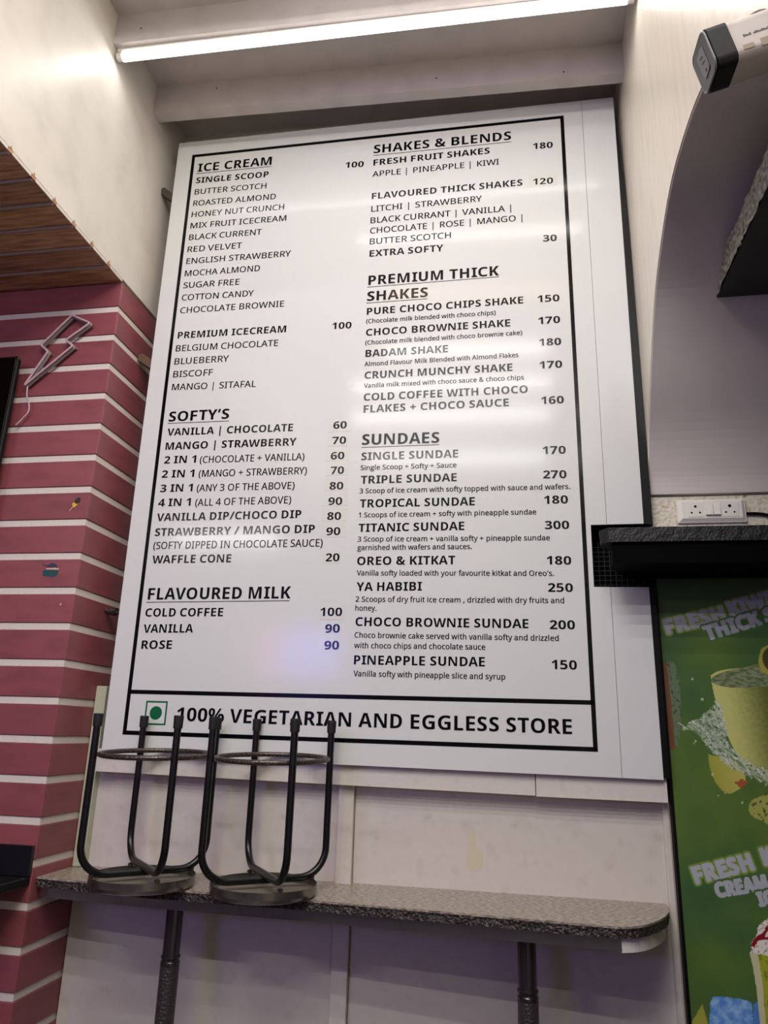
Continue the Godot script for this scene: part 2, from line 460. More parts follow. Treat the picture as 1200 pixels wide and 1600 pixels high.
	M.floor = mat(Color(0.30, 0.28, 0.28), 0.35, {"tex": mottled, "size": 0.6})
	M.shop_wall = mat(Color(0.42, 0.38, 0.38), 0.6, {"tex": mottled, "size": 1.0})

# ---------------------------------------------------------------- lamps
func tube_lamp(called: String, x0: float, x1: float, yl: float, yr: float, z: float, n: Vector3, energy: float, color: Color, glow_m: Material, label: String) -> Node3D:
	var a := Vector3(x0, yl, z)
	var b := Vector3(x1, yr, z)
	var o := base(called, (a + b) / 2.0, label, "lamp", "tube lamps on the ceiling")
	var d := (b - a) / 2.0
	var ax := d.normalized()
	var up := -n
	var side := ax.cross(up).normalized()
	# batten above the tube, with its two end caps
	var st := mb()
	var c := up * 0.021
	var w := side * 0.0165
	var h := up * 0.011
	var e := ax * (d.length() - 0.004)
	hexa(st, [c - e - h - w, c - e - h + w, c - e + h + w, c - e + h - w, c + e - h - w, c + e - h + w, c + e + h + w, c + e + h - w])
	put("batten", st.commit(), M.white_plastic, o)
	put("tube", tube([-d + ax * 0.02, d - ax * 0.02], 0.0135, 20), glow_m, o)
	for s in [-1.0, 1.0]:
		put("end_cap", tube([ax * s * (d.length() - 0.021), ax * s * (d.length() - 0.003)], 0.0125, 16), M.white_plastic, o)
	var l := AreaLight3D.new()
	l.name = "lamp_light"
	l.area_size = Vector2(d.length() * 2.0 - 0.05, 0.024)
	l.light_energy = energy
	l.light_color = color
	l.shadow_enabled = true
	l.area_range = 12.0
	l.area_attenuation = 2.0
	o.add_child(l)
	l.position = n * 0.0155
	l.basis = Basis(ax, ax.cross(n) * -1.0, -n).orthonormalized()
	return o

# lit sign on the far shop wall, the source of the blue and pink gleam on the board
func glow_sign() -> void:
	var o := base("lit_sign", Vector3(-0.75, 1.9, 3.985), "lit blue and pink shop sign on the wall behind the viewer", "sign")
	put("sign_case", cbox(Vector3(-0.34, -0.02, -0.03), Vector3(0.42, 0.42, 0.012), 0.004), M.black_plastic, o)
	put("blue_face", cbox(Vector3(-0.10, 0.0, -0.036), Vector3(0.40, 0.40, -0.03), 0.002), glow(Color(0.36, 0.40, 1.0), 3.0), o)
	put("pink_face", cbox(Vector3(-0.32, 0.0, -0.036), Vector3(-0.11, 0.40, -0.03), 0.002), glow(Color(1.0, 0.45, 0.75), 2.0), o)
	for e in [[0.15, 0.48, Color(0.47, 0.47, 1.0), 1.1], [-0.215, 0.2, Color(1.0, 0.5, 0.8), 0.2]]:
		var l := AreaLight3D.new()
		l.name = "lamp_light"
		l.area_size = Vector2(e[1], 0.38)
		l.light_energy = e[3]
		l.light_color = e[2]
		l.shadow_enabled = true
		l.area_range = 12.0
		l.area_attenuation = 2.0
		o.add_child(l, true)
		l.position = Vector3(e[0], 0.2, -0.04)

func _ready() -> void:
	rng.seed = 7
	# ------------------------------------------------------------ camera
	var cam := Camera3D.new()
	cam.name = "camera"
	cam.position = Vector3(1.01461, 1.5, 1.86967)
	cam.rotation_order = EULER_ORDER_YXZ
	cam.rotation = Vector3(deg_to_rad(16.7477), deg_to_rad(10.18857), deg_to_rad(1.71425))
	cam.fov = 69.8962
	cam.near = 0.02
	add_child(cam)
	cam.current = true
	var env := Environment.new()
	env.background_mode = Environment.BG_COLOR
	env.background_color = Color(0.02, 0.02, 0.024)
	env.tonemap_mode = Environment.TONE_MAPPER_LINEAR
	env.tonemap_exposure = 1.0
	env.sdfgi_enabled = true
	env.ssao_enabled = true
	env.ssil_enabled = true
	var we := WorldEnvironment.new()
	we.name = "environment"
	we.environment = env
	add_child(we)
	make_materials()
	# ------------------------------------------------------------ lamps
	tube_lamp("tube_light", XL + 0.003, XR - 0.004, 3.404, 3.366, 0.335, Vector3(0, -0.94, 0.34).normalized(), 0.27, Color(1.0, 0.997, 0.985), M.soft_glow, "long glowing white tube light under the beam above the menu board")
	tube_lamp("tube_light", 0.40, XR - 0.03, 3.45, 3.42, 0.64, Vector3(0, -1, 0.0), 0.22, Color(1.0, 0.98, 0.95), M.bright_glow, "white tube light on the shop ceiling nearest the long tube")
	tube_lamp("tube_light", 0.45, 1.30, 3.46, 3.43, 1.06, Vector3(0, -1, 0.0), 0.18, Color(1.0, 0.84, 0.66), M.warm_glow, "warm tube light on the shop ceiling between two white tubes")
	tube_lamp("tube_light", 0.35, 1.25, 3.46, 3.43, 1.57, Vector3(0, -1, 0), 1.1, Color(1.0, 0.995, 0.985), M.tube_glow, "white tube light on the shop ceiling above the viewer")
	tube_lamp("tube_light", 0.1, 1.28, 3.46, 3.43, 1.95, Vector3(0, -1, 0), 1.9, Color(1.0, 0.995, 0.985), M.tube_glow, "white tube light on the shop ceiling just behind the viewer")
	tube_lamp("tube_light", 0.0, 1.30, 3.46, 3.43, 2.4, Vector3(0, -0.93, -0.37).normalized(), 1.6, Color(1.0, 0.995, 0.985), M.tube_glow, "white tube light on the shop ceiling, last but one from the board")
	tube_lamp("tube_light", -0.05, 1.30, 3.46, 3.43, 3.15, Vector3(0, -0.93, -0.37).normalized(), 2.0, Color(1.0, 0.995, 0.985), M.tube_glow, "white tube light on the shop ceiling furthest from the menu board")
	tube_lamp("tube_light", -1.3, -0.5, 2.74, 2.74, 2.7, Vector3(0.25, -0.75, -0.6).normalized(), 1.0, Color(1.0, 0.995, 0.985), M.tube_glow, "added short fill tube, unseen, under the wooden soffit left of the viewer")  # invented lamp, fills in light on the poster below the black shelf
	glow_sign()
	build_shell()
	print("shell")
	build_board()
	print("board")
	build_shelf()
	build_stools()
	build_left()
	build_right()
	build_poster()
	build_cctv()
	print("done")

# ---------------------------------------------------------------- the room
func build_shell() -> void:
	struct("floor", cbox(Vector3(-1.7, -0.1, -0.2), Vector3(2.5, 0.0, 4.1)), M.floor, "shop floor of pale stone below the picture")
	# ceiling falls a little to the right, as its beams do
	struct("ceiling", slope_beam(XL - 0.05, XR + 0.06, 3.542, 3.66, 3.476, 3.66, -0.2, 4.1), M.ceiling, "greyish white painted ceiling above the menu board")
	struct("trim_1", slope_beam(XL, XR, 3.4255, 3.543, 3.366, 3.479, 0.068, 0.105), M.ceiling, "painted beam with a narrow lip in front of the board's top")
	struct("trim_2", slope_beam(XL, XR, 3.43, 3.543, 3.382, 3.479, 0.318, 0.36), M.ceiling, "painted beam that carries the long tube light")
	struct("trim_3", slope_beam(XL, XR, 3.485, 3.543, 3.454, 3.479, 0.625, 0.655), M.ceiling, "painted beam out of sight above the camera")
	# left wall above the wooden soffit
	struct("wall_left", cbox(Vector3(XL - 0.05, 2.7785, -0.2), Vector3(XL, 3.66, 4.1), 0.001), M.wall, "glossy cream painted wall left of the menu board")
	# back wall: dark hollow behind the board, painted panels below
	struct("wall_back", cbox(Vector3(XL - 0.05, 0.0, -0.2), Vector3(XR + 0.03, 3.66, -0.115)), M.wall, "cream back wall hidden behind the menu board")
	var pan := struct("wall_panels", cbox(Vector3(XL, 0.0, -0.115), Vector3(1.366, 1.44, BACK - 0.004)), M.core, "cream painted panelling below the menu board")
	put("panel", cbox(Vector3(XL + 0.001, 0.0, BACK - 0.004), Vector3(0.5755, 1.40, BACK), 0.001), M.panel, pan)
	put("panel", cbox(Vector3(0.6185, 0.0, BACK - 0.004), Vector3(1.352, 1.40, BACK), 0.001), M.panel, pan)
	# old glue mark and scuffs on the right panel
	put("glue_stain", prism([Vector2(0.893, 1.205), Vector2(0.905, 1.285), Vector2(0.915, 1.287), Vector2(0.917, 1.245), Vector2(0.932, 1.235), Vector2(0.935, 1.205), Vector2(0.925, 1.193), Vector2(0.902, 1.19)], BACK, BACK + 0.0004), mat(Color(0.79, 0.75, 0.65), 0.42), pan)
	var t4 := struct("trim_4", slope_beam(-0.075, 1.0595, 1.381, 1.438, 1.3675, 1.425, BACK - 0.01, -0.015), M.trim, "long painted rail below the menu board")
	put("end_piece", slope_beam(1.0615, 1.3575, 1.366, 1.424, 1.3645, 1.421, BACK - 0.01, -0.0135), M.trim, t4)
	struct("trim_5", cbox(Vector3(0.577, 0.0, BACK - 0.01), Vector3(0.617, 1.3735, BACK + 0.016), 0.0015), M.trim, "upright painted batten between the two panels")
	struct("trim_6", cbox(Vector3(XL + 0.0005, 1.1485, BACK - 0.004), Vector3(-0.083, 1.60, -0.031), 0.0015), M.corner_trim, "greenish white corner batten beside the pink pillar")
	struct("trim_7", cbox(Vector3(1.3485, 0.0, BACK - 0.02), Vector3(1.3655, 1.366, BACK + 0.012), 0.004), M.panel, "rounded plaster edge at the right end of the panels")
	# right wall with the arch cut into it; the wall is deep, so the arch is a vault
	var arch := [Vector2(-0.026, 2.11), Vector2(-0.018, 2.17), Vector2(0.02, 2.265), Vector2(0.094, 2.37), Vector2(0.168, 2.467), Vector2(0.245, 2.545), Vector2(0.335, 2.601), Vector2(0.43, 2.642), Vector2(0.52, 2.660), Vector2(0.63, 2.656), Vector2(0.73, 2.638), Vector2(0.86, 2.59), Vector2(0.967, 2.527), Vector2(1.052, 2.4425), Vector2(1.11, 2.32), Vector2(1.13, 2.2)]
	var c := curve_points(arch, 5)
	var poly := [Vector2(-0.2, 0.0), Vector2(-0.2, 3.66), Vector2(4.1, 3.66), Vector2(4.1, 0.0), Vector2(1.13, 0.0)]
	for i in c.size(): poly.append(c[c.size() - 1 - i])
	poly.append(Vector2(-0.036, 2.108))
	poly.append(Vector2(-0.036, 0.0))
	var wr := struct("wall_right", prism(poly, XR, XR + 0.95, "x"), M.wall_right, "cream painted wall with an arch on the right")
	# grey lining of the vault, from the spring line up
	var line := []
	for p in c: line.append(p)
	var inner := []
	var mid := Vector2(0.55, 2.1)
	for p in c: inner.append(p + (mid - p).normalized() * 0.004)
	inner.reverse()
	put("vault_lining", prism(line + inner, XR + 0.003, XR + 0.95, "x"), M.vault, wr)
	put("jamb_plaster", cbox(Vector3(XR + 0.002, 1.925, -0.036), Vector3(XR + 0.95, 2.106, -0.0305), 0.002), M.rough_plaster, wr)
	for p in [[-0.03, 3.475, 0.3602], [0.10, 3.50, 0.1052], [1.20, 3.395, 0.1052], [0.82, 3.43, 0.1052]]:
		put("nail_head", tube([Vector3(p[0], p[1], p[2] - 0.001), Vector3(p[0], p[1], p[2] + 0.0006)], 0.0028, 8), M.worn_ring, get_node("trim_2" if p[2] > 0.3 else "trim_1"))
	# the rest of the shop, out of the picture
	struct("wall_front", cbox(Vector3(-1.7, 0.0, 4.0), Vector3(2.5, 3.66, 4.15)), M.shop_wall, "shop wall behind the viewer")
	struct("wall_side", cbox(Vector3(-1.75, 0.0, -0.2), Vector3(-1.6, 3.0, 4.1)), M.shop_wall, "shop wall far left below the wooden soffit")
	struct("wall_end", cbox(Vector3(XR + 0.94, 0.0, -0.2), Vector3(XR + 1.1, 3.66, 1.3)), M.shop_wall, "wall at the far end of the arch")

# ---------------------------------------------------------------- the menu board
func text_mesh(words: String, bold: bool) -> TextMesh:
	var f := SystemFont.new()
	f.font_names = PackedStringArray(["Droid Sans"])
	f.font_weight = 700 if bold else 400
	var t := TextMesh.new()
	t.font = f
	t.text = words
	t.font_size = 48
	t.pixel_size = 0.001
	t.depth = 0.0
	t.curve_step = 1.2
	t.horizontal_alignment = HORIZONTAL_ALIGNMENT_LEFT
	t.vertical_alignment = VERTICAL_ALIGNMENT_TOP
	return t

func lettering(words: String, bold: bool, a: Vector2, b: Vector2, cap: float, z: float, m: Material, parent: Node, called := "lettering") -> void:
	var t := text_mesh(words, bold)
	var hb := text_mesh("H", bold).get_aabb()
	var box := t.get_aabb()
	var sx := a.distance_to(b) / box.size.x
	var sy := cap / hb.size.y
	var face: Mesh = t
	if not bold:                                   # the printed face is a little heavier than the font
		var st := SurfaceTool.new()
		for d in [Vector3.ZERO, Vector3(0.00055 / sx, 0, 0), Vector3(0, 0.0004 / sy, 0)]:
			st.append_from(t, 0, Transform3D(Basis.IDENTITY, d))
		face = st.commit()
	var o := put(called, face, m, parent)
	var ang := (b - a).angle()
	var ax := Vector3(cos(ang), sin(ang), 0)
	var ay := Vector3(-sin(ang), cos(ang), 0)
	var bs := Basis(ax * sx, ay * sy, Vector3(0, 0, 1))
	var par := parent as Node3D
	o.transform = Transform3D(bs, Vector3(a.x, a.y, z) - par.position - bs * Vector3(box.position.x, hb.position.y, 0))

func build_board() -> void:
	var o := base("menu_board", Vector3(0.6435, 1.42, 0), "tall white menu board with black price list leaning in the alcove", "menu board")
	var off := -o.position
	var th := -0.006
	put("main_sheet", prism([[-0.067, 3.399], [1.2585, 3.387], [1.2572, 2.0253], [1.218, 2.025], [1.2176, 1.864], [1.257, 1.8633], [1.257, 1.415], [-0.056, 1.4267]], th, 0.0), M.board, o, off)
	put("side_strip", prism([[1.2595, 3.387], [1.354, 3.386], [1.348, 2.026], [1.2582, 2.0254]], th, -0.0002), M.board, o, off)
	put("side_strip", prism([[1.258, 1.8632], [1.349, 1.863], [1.349, 1.414], [1.258, 1.415]], th, -0.0002), M.board, o, off)
	# printed border and the rule above the bottom line
	var w := 0.0053
	var z0 := 0.0
	var z1 := 0.0003
	var tl := Vector2(-0.0079, 3.3379)
	var tr := Vector2(1.1987, 3.332)
	var br := Vector2(1.201, 1.4762)
	var bl := Vector2(0.0026, 1.4806)
	for e in [[tl, tr], [tr, br], [br, bl], [bl, tl], [Vector2(0.0067, 1.5851), Vector2(1.1985, 1.5831)]]:
		var d: Vector2 = (e[1] - e[0]).normalized()
		var n := d.orthogonal() * w
		var x := d * w
		put("border_line", prism([e[0] - x + n, e[1] + x + n, e[1] + x - n, e[0] - x - n], z0, z1), M.ink, o, off)
	for u in [[0.009, 3.264, 0.27, 3.262], [0.017, 2.362, 0.209, 2.361], [0.019, 1.826, 0.43, 1.83], [0.609, 3.262, 1.043, 3.259], [0.607, 2.7785, 0.998, 2.7805], [0.606, 2.724, 0.79, 2.724], [0.609, 2.262, 0.827, 2.262]]:
		put("underline", prism([[u[0], u[1] - 0.0013], [u[2], u[3] - 0.0013], [u[2], u[3] + 0.0007], [u[0], u[1] + 0.0007]], z0, z1), M.ink, o, off)
	for s in [[0.512, 2.312, 0.574, 2.345], [0.511, 2.269, 0.57, 2.296], [0.509, 2.224, 0.576, 2.262], [0.511, 2.181, 0.574, 2.222], [0.507, 2.137, 0.575, 2.177], [0.507, 2.092, 0.576, 2.132], [0.507, 2.049, 0.575, 2.088], [0.506, 2.003, 0.574, 2.047], [0.514, 1.93, 0.564, 1.965], [0.515, 1.779, 0.583, 1.816], [1.092, 3.085, 1.174, 3.125]]:
		put("price_sticker", cbox(Vector3(s[0], s[1], 0.0), Vector3(s[2], s[3], 0.0004), 0.0001), M.sticker, o, off)
	for l in MENU:
		lettering(l[5], l[0] in ["h", "b", "p", "v"], Vector2(l[1], l[2]), Vector2(l[3], l[4]), CAP[l[0]], 0.0007, M.ink, o, "price" if l[0] == "p" else "lettering")
	# green square with a dot
	var sq := mb()
	var g := Vector2(0.0845, 1.5322)
	for e in [[-1, -1, 1, -0.86], [-1, 0.86, 1, 1], [-1, -0.86, -0.86, 0.86], [0.86, -0.86, 1, 0.86]]:
		prism_st(sq, PackedVector2Array([g + Vector2(e[0], e[1]) * 0.0305, g + Vector2(e[2], e[1]) * 0.0305, g + Vector2(e[2], e[3]) * 0.0305, g + Vector2(e[0], e[3]) * 0.0305]), z0, z1, "z")
	put("green_square", sq.commit(), M.green_ink, o, off)
	var dot := []
	for k in 40: dot.append(g + Vector2(cos(TAU * k / 40), sin(TAU * k / 40)) * 0.0172)
	put("green_dot", prism(dot, z0, z1), M.green_ink, o, off)
	# battens that hold the board off the dark wall
	for x in [0.02, 0.62, 1.10]:
		put("back_batten", cbox(Vector3(x, 1.47, -0.1145), Vector3(x + 0.035, 3.36, th), 0.001), M.core, o, off)
	# black strip added for the shade in the gap between board and right wall
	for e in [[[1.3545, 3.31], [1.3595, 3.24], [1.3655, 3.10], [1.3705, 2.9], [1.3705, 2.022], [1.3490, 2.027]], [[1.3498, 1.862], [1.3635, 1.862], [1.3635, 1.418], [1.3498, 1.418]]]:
		put("gap_shade_strip", prism(e, -0.016, -0.002), M.black_plastic, o, off)
	# wooden wedges and a bolt between the left wall and the board
	tag(put("wooden_wedge", prism([[-0.1138, 3.226], [-0.104, 3.229], [-0.055, 3.186], [-0.055, 3.168], [-0.066, 3.166], [-0.112, 3.205]], -0.026, -0.0075), mat(Color(0.26, 0.215, 0.18), 0.6)), "dark wooden wedge at the board's upper left edge by the cream wall", "wedge", "wedges that hold the board")
	tag(put("wooden_wedge", prism([[-0.1138, 2.602], [-0.1, 2.607], [-0.052, 2.572], [-0.052, 2.552], [-0.062, 2.549], [-0.112, 2.585]], -0.032, -0.0075), mat(Color(0.36, 0.265, 0.20), 0.6)), "brown wooden wedge between the pink pillar and the board's left edge", "wedge", "wedges that hold the board")
	var kn := base("fixing_bolt", Vector3(-0.1135, 1.806, -0.024), "small dark metal bolt at the board's lower left edge by the pillar", "bolt")
	put("shank", tube([Vector3.ZERO, Vector3(0.05, -0.006, 0.001)], 0.006, 10), M.worn_ring, kn)
	put("nut", tube([Vector3(0.012, -0.001, 0), Vector3(0.034, -0.004, 0.001)], 0.012, 6), M.worn_ring, kn)
	# wire mesh in the notch; black sheet stands in for the hollow's shade
	var scr := base("mesh_screen", Vector3(1.27, 1.84, -0.06), "fine grey wire mesh over an added black sheet for the dark hollow in the notch of the board", "mesh")
	put("hollow_shade_sheet", cbox(Vector3(1.17, 1.82, -0.066), Vector3(1.371, 2.07, -0.062), 0.0005), M.matt_black, scr, -scr.position)
	var ms := mb()
	for i in 14:
		var x := 1.185 + 0.0137 * i
		tube_st(ms, [Vector3(x, 1.84, -0.06), Vector3(x, 2.06, -0.06)], 0.0006, 4)
	for i in 16:
		tube_st(ms, [Vector3(1.18, 1.842 + 0.0125 * i, -0.0590), Vector3(1.368, 1.842 + 0.0125 * i, -0.0590)], 0.0006, 4)
	put("wires", ms.commit(), M.wire, scr, -scr.position).set_meta("kind", "stuff")

# ---------------------------------------------------------------- granite shelf under the board
func build_shelf() -> void:
	var o := base("granite_shelf", Vector3(0.6, 0.0, 0.05), "grey granite shelf with rounded end below the menu board", "shelf")
	var off := -o.position
	var round_end := curve_points([Vector2(1.205, 0.200), Vector2(1.24, 0.187), Vector2(1.272, 0.156), Vector2(1.305, 0.103), Vector2(1.329, 0.045), Vector2(1.3405, -0.01), Vector2(1.3415, BACK)], 5)
	var edge := [Vector2(XL + 0.001, 0.115), Vector2(0.2, 0.150), Vector2(0.59, 0.158), Vector2(1.0, 0.185)] + round_end
	var poly := [Vector2(XL + 0.001, BACK)] + edge
	put("slab", prism(poly, SHELF - 0.004, SHELF, "y"), M.granite, o, off)
	# rough hand-cut edge: a fine uneven wall under the polished top
	var st := mb()
	var nz := noise(FastNoiseLite.TYPE_SIMPLEX_SMOOTH, 60.0, 5, 3)
	var fine := []
	for i in edge.size() - 1:
		var n: int = max(1, int(edge[i].distance_to(edge[i + 1]) / 0.006))
		for k in n: fine.append(edge[i].lerp(edge[i + 1], float(k) / n))
	fine.append(edge[-1])
	var rows := [SHELF - 0.0035, SHELF - 0.009, SHELF - 0.015, SHELF - 0.0215]
	for i in fine.size() - 1:
		var dv: Vector2 = (fine[i + 1] - fine[i]).normalized()
		var nn := Vector2(-dv.y, dv.x)
		var nd := nn
		for r in 3:
			var q := []
			for e in [[i, r], [i + 1, r], [i + 1, r + 1], [i, r + 1]]:
				var p: Vector2 = fine[e[0]]
				var push: float = 0.0 if e[1] == 0 else nz.get_noise_3d(p.x, rows[e[1]], p.y) * 0.0035 - 0.001
				q.append(Vector3(p.x + nd.x * push, rows[e[1]], p.y + nd.y * push))
			quad(st, q[0], q[1], q[2], q[3], Vector3(nd.x, 0, nd.y))
	put("cut_edge", st.commit(), M.granite_edge, o, off)
	var under := []
	for p in poly: under.append(Vector2(clampf(p.x, XL + 0.002, 1.338), p.y - 0.004 if p.y > 0.0 else p.y))
	put("slab_underside", prism(under, SHELF - 0.0205, SHELF - 0.004, "y"), M.granite_edge, o, off)
	# polished steel strip and white end piece below the slab
	put("steel_strip", prism([[-0.108, 0.100], [0.2, 0.126], [0.59, 0.142], [1.0, 0.170], [1.213, 0.187], [1.213, 0.180], [1.0, 0.163], [0.59, 0.135], [0.2, 0.119], [-0.108, 0.093]], 1.102, 1.1265, "y"), M.steel, o, off)
	put("steel_lip", prism([[-0.108, 0.103], [0.2, 0.129], [0.59, 0.145], [1.0, 0.173], [1.213, 0.190], [1.213, 0.16], [0.59, 0.11], [-0.108, 0.08]], 1.1265, 1.1278, "y"), M.steel, o, off)
	var wc := curve_points([Vector2(1.214, 0.187), Vector2(1.245, 0.172), Vector2(1.273, 0.142), Vector2(1.300, 0.095), Vector2(1.320, 0.04), Vector2(1.330, -0.01), Vector2(1.331, BACK)], 5)
	var wi := []
	for p in wc: wi.append(p - Vector2(0.012, 0.012) if p.y > BACK + 0.01 else p - Vector2(0.012, 0))
	wi.reverse()
	put("white_end", prism(wc + wi, 1.0995, 1.127, "y"), M.white_plastic, o, off)
	for x in [0.2365, 1.0295]:
		var z := 0.098 if x < 0.5 else 0.12
		var p := base("shelf_leg", Vector3(x, 0.0, z), "dark steel pole under the granite shelf, %s" % ("the one below the upturned stools" if x < 0.5 else "the one nearer the green poster"), "pole", "poles under the shelf")
		put("pole", lathe([Vector2(0.0, 0.0), Vector2(0.019, 0.0), Vector2(0.019, 1.1262), Vector2(0.0, 1.1262)], 32), M.pole_steel, p)
		var pr := [Vector2(0.019, 1.006), Vector2(0.0215, 1.004), Vector2(0.0215, 1.0), Vector2(0.0198, 0.998), Vector2(0.0198, 0.994), Vector2(0.0215, 0.992), Vector2(0.0215, 0.986), Vector2(0.0195, 0.984)]
		pr.reverse()
		put("collar", lathe(pr, 32), M.pole_steel, p)
		put("wrapped_sleeve", lathe([Vector2(0.019, 0.05), Vector2(0.0212, 0.05), Vector2(0.0212, 0.985), Vector2(0.019, 0.985)], 32), M.sleeve, p)
		put("foot_plate", lathe([Vector2(0.0, 0.0), Vector2(0.05, 0.0), Vector2(0.05, 0.006), Vector2(0.019, 0.008)], 32), M.pole_steel, p)

# ---------------------------------------------------------------- two stools, upside down on the shelf
func build_stools() -> void:
	stool(Vector3(0.1655, SHELF, 0.135), 3.8756, "upturned black steel stool on the granite shelf, nearer the pink pillar")
	stool(Vector3(0.456, SHELF, 0.136), 3.765, "upturned black steel stool on the granite shelf, further from the pink pillar")

func stool(at: Vector3, turn: float, label: String) -> void:
	var o := base("stool", at, label, "stool", "upturned stools on the shelf")
	# seat: a shallow round pan lying on its face
	put("seat", lathe([Vector2(0.0, 0.0), Vector2(0.108, 0.0), Vector2(0.115, 0.003), Vector2(0.118, 0.010), Vector2(0.119, 0.025), Vector2(0.117, 0.0255), Vector2(0.116, 0.012), Vector2(0.107, 0.007), Vector2(0.0, 0.007)], 56), M.seat_metal, o)
	put("seat_underside", lathe([Vector2(0.0, 0.0072), Vector2(0.106, 0.0075), Vector2(0.104, 0.0105), Vector2(0.07, 0.012), Vector2(0.0, 0.012)], 48), M.seat_inside, o)
	var r := 0.145
	var top := 0.347
	for u in 2:
		var an := turn + u * PI / 2.0
		var d := Vector3(cos(an), 0, -sin(an))
		var h := 0.030 + u * 0.011
		var rb := 0.062
		for s in [1.0, -1.0]:
			var path := [Vector3(0, h, 0)]
			path.append(d * s * (r - rb) * 0.5 + Vector3(0, h, 0))
			for k in 11:
				var w := PI / 2.0 * k / 10.0
				path.append(d * s * (r - rb + rb * sin(w)) + Vector3(0, h + rb * (1.0 - cos(w)), 0))
			path.append(d * s * r + Vector3(0, 0.2, 0))
			path.append(d * s * r + Vector3(0, top + 0.006, 0))
			put("leg", tube(path, 0.0082, 14), M.black_paint, o)
			var cap := lathe([Vector2(0.0, 0.0), Vector2(0.0102, 0.0), Vector2(0.0106, 0.004), Vector2(0.0112, 0.026), Vector2(0.0104, 0.029), Vector2(0.0, 0.029)], 20)
			put("rubber_cap", cap, M.rubber, o, d * s * r + Vector3(0, top, 0))
	# foot ring welded inside the legs
	var ring := []
	for k in 72: ring.append(Vector3(cos(TAU * k / 72.0) * 0.1290, 0.287 - 0.005 * sin(TAU * k / 72.0), sin(TAU * k / 72.0) * 0.1290))
	put("foot_ring", tube(ring, 0.0058, 12, true), M.worn_ring, o)
	# spot of weld where the legs cross the rim
	for k in 4:
		var an := turn + k * PI / 2.0
		put("weld", lathe([Vector2(0, -0.004), Vector2(0.006, -0.002), Vector2(0.007, 0.003), Vector2(0.0, 0.006)], 10), M.worn_ring, o, Vector3(cos(an) * 0.113, 0.028, -sin(an) * 0.113))

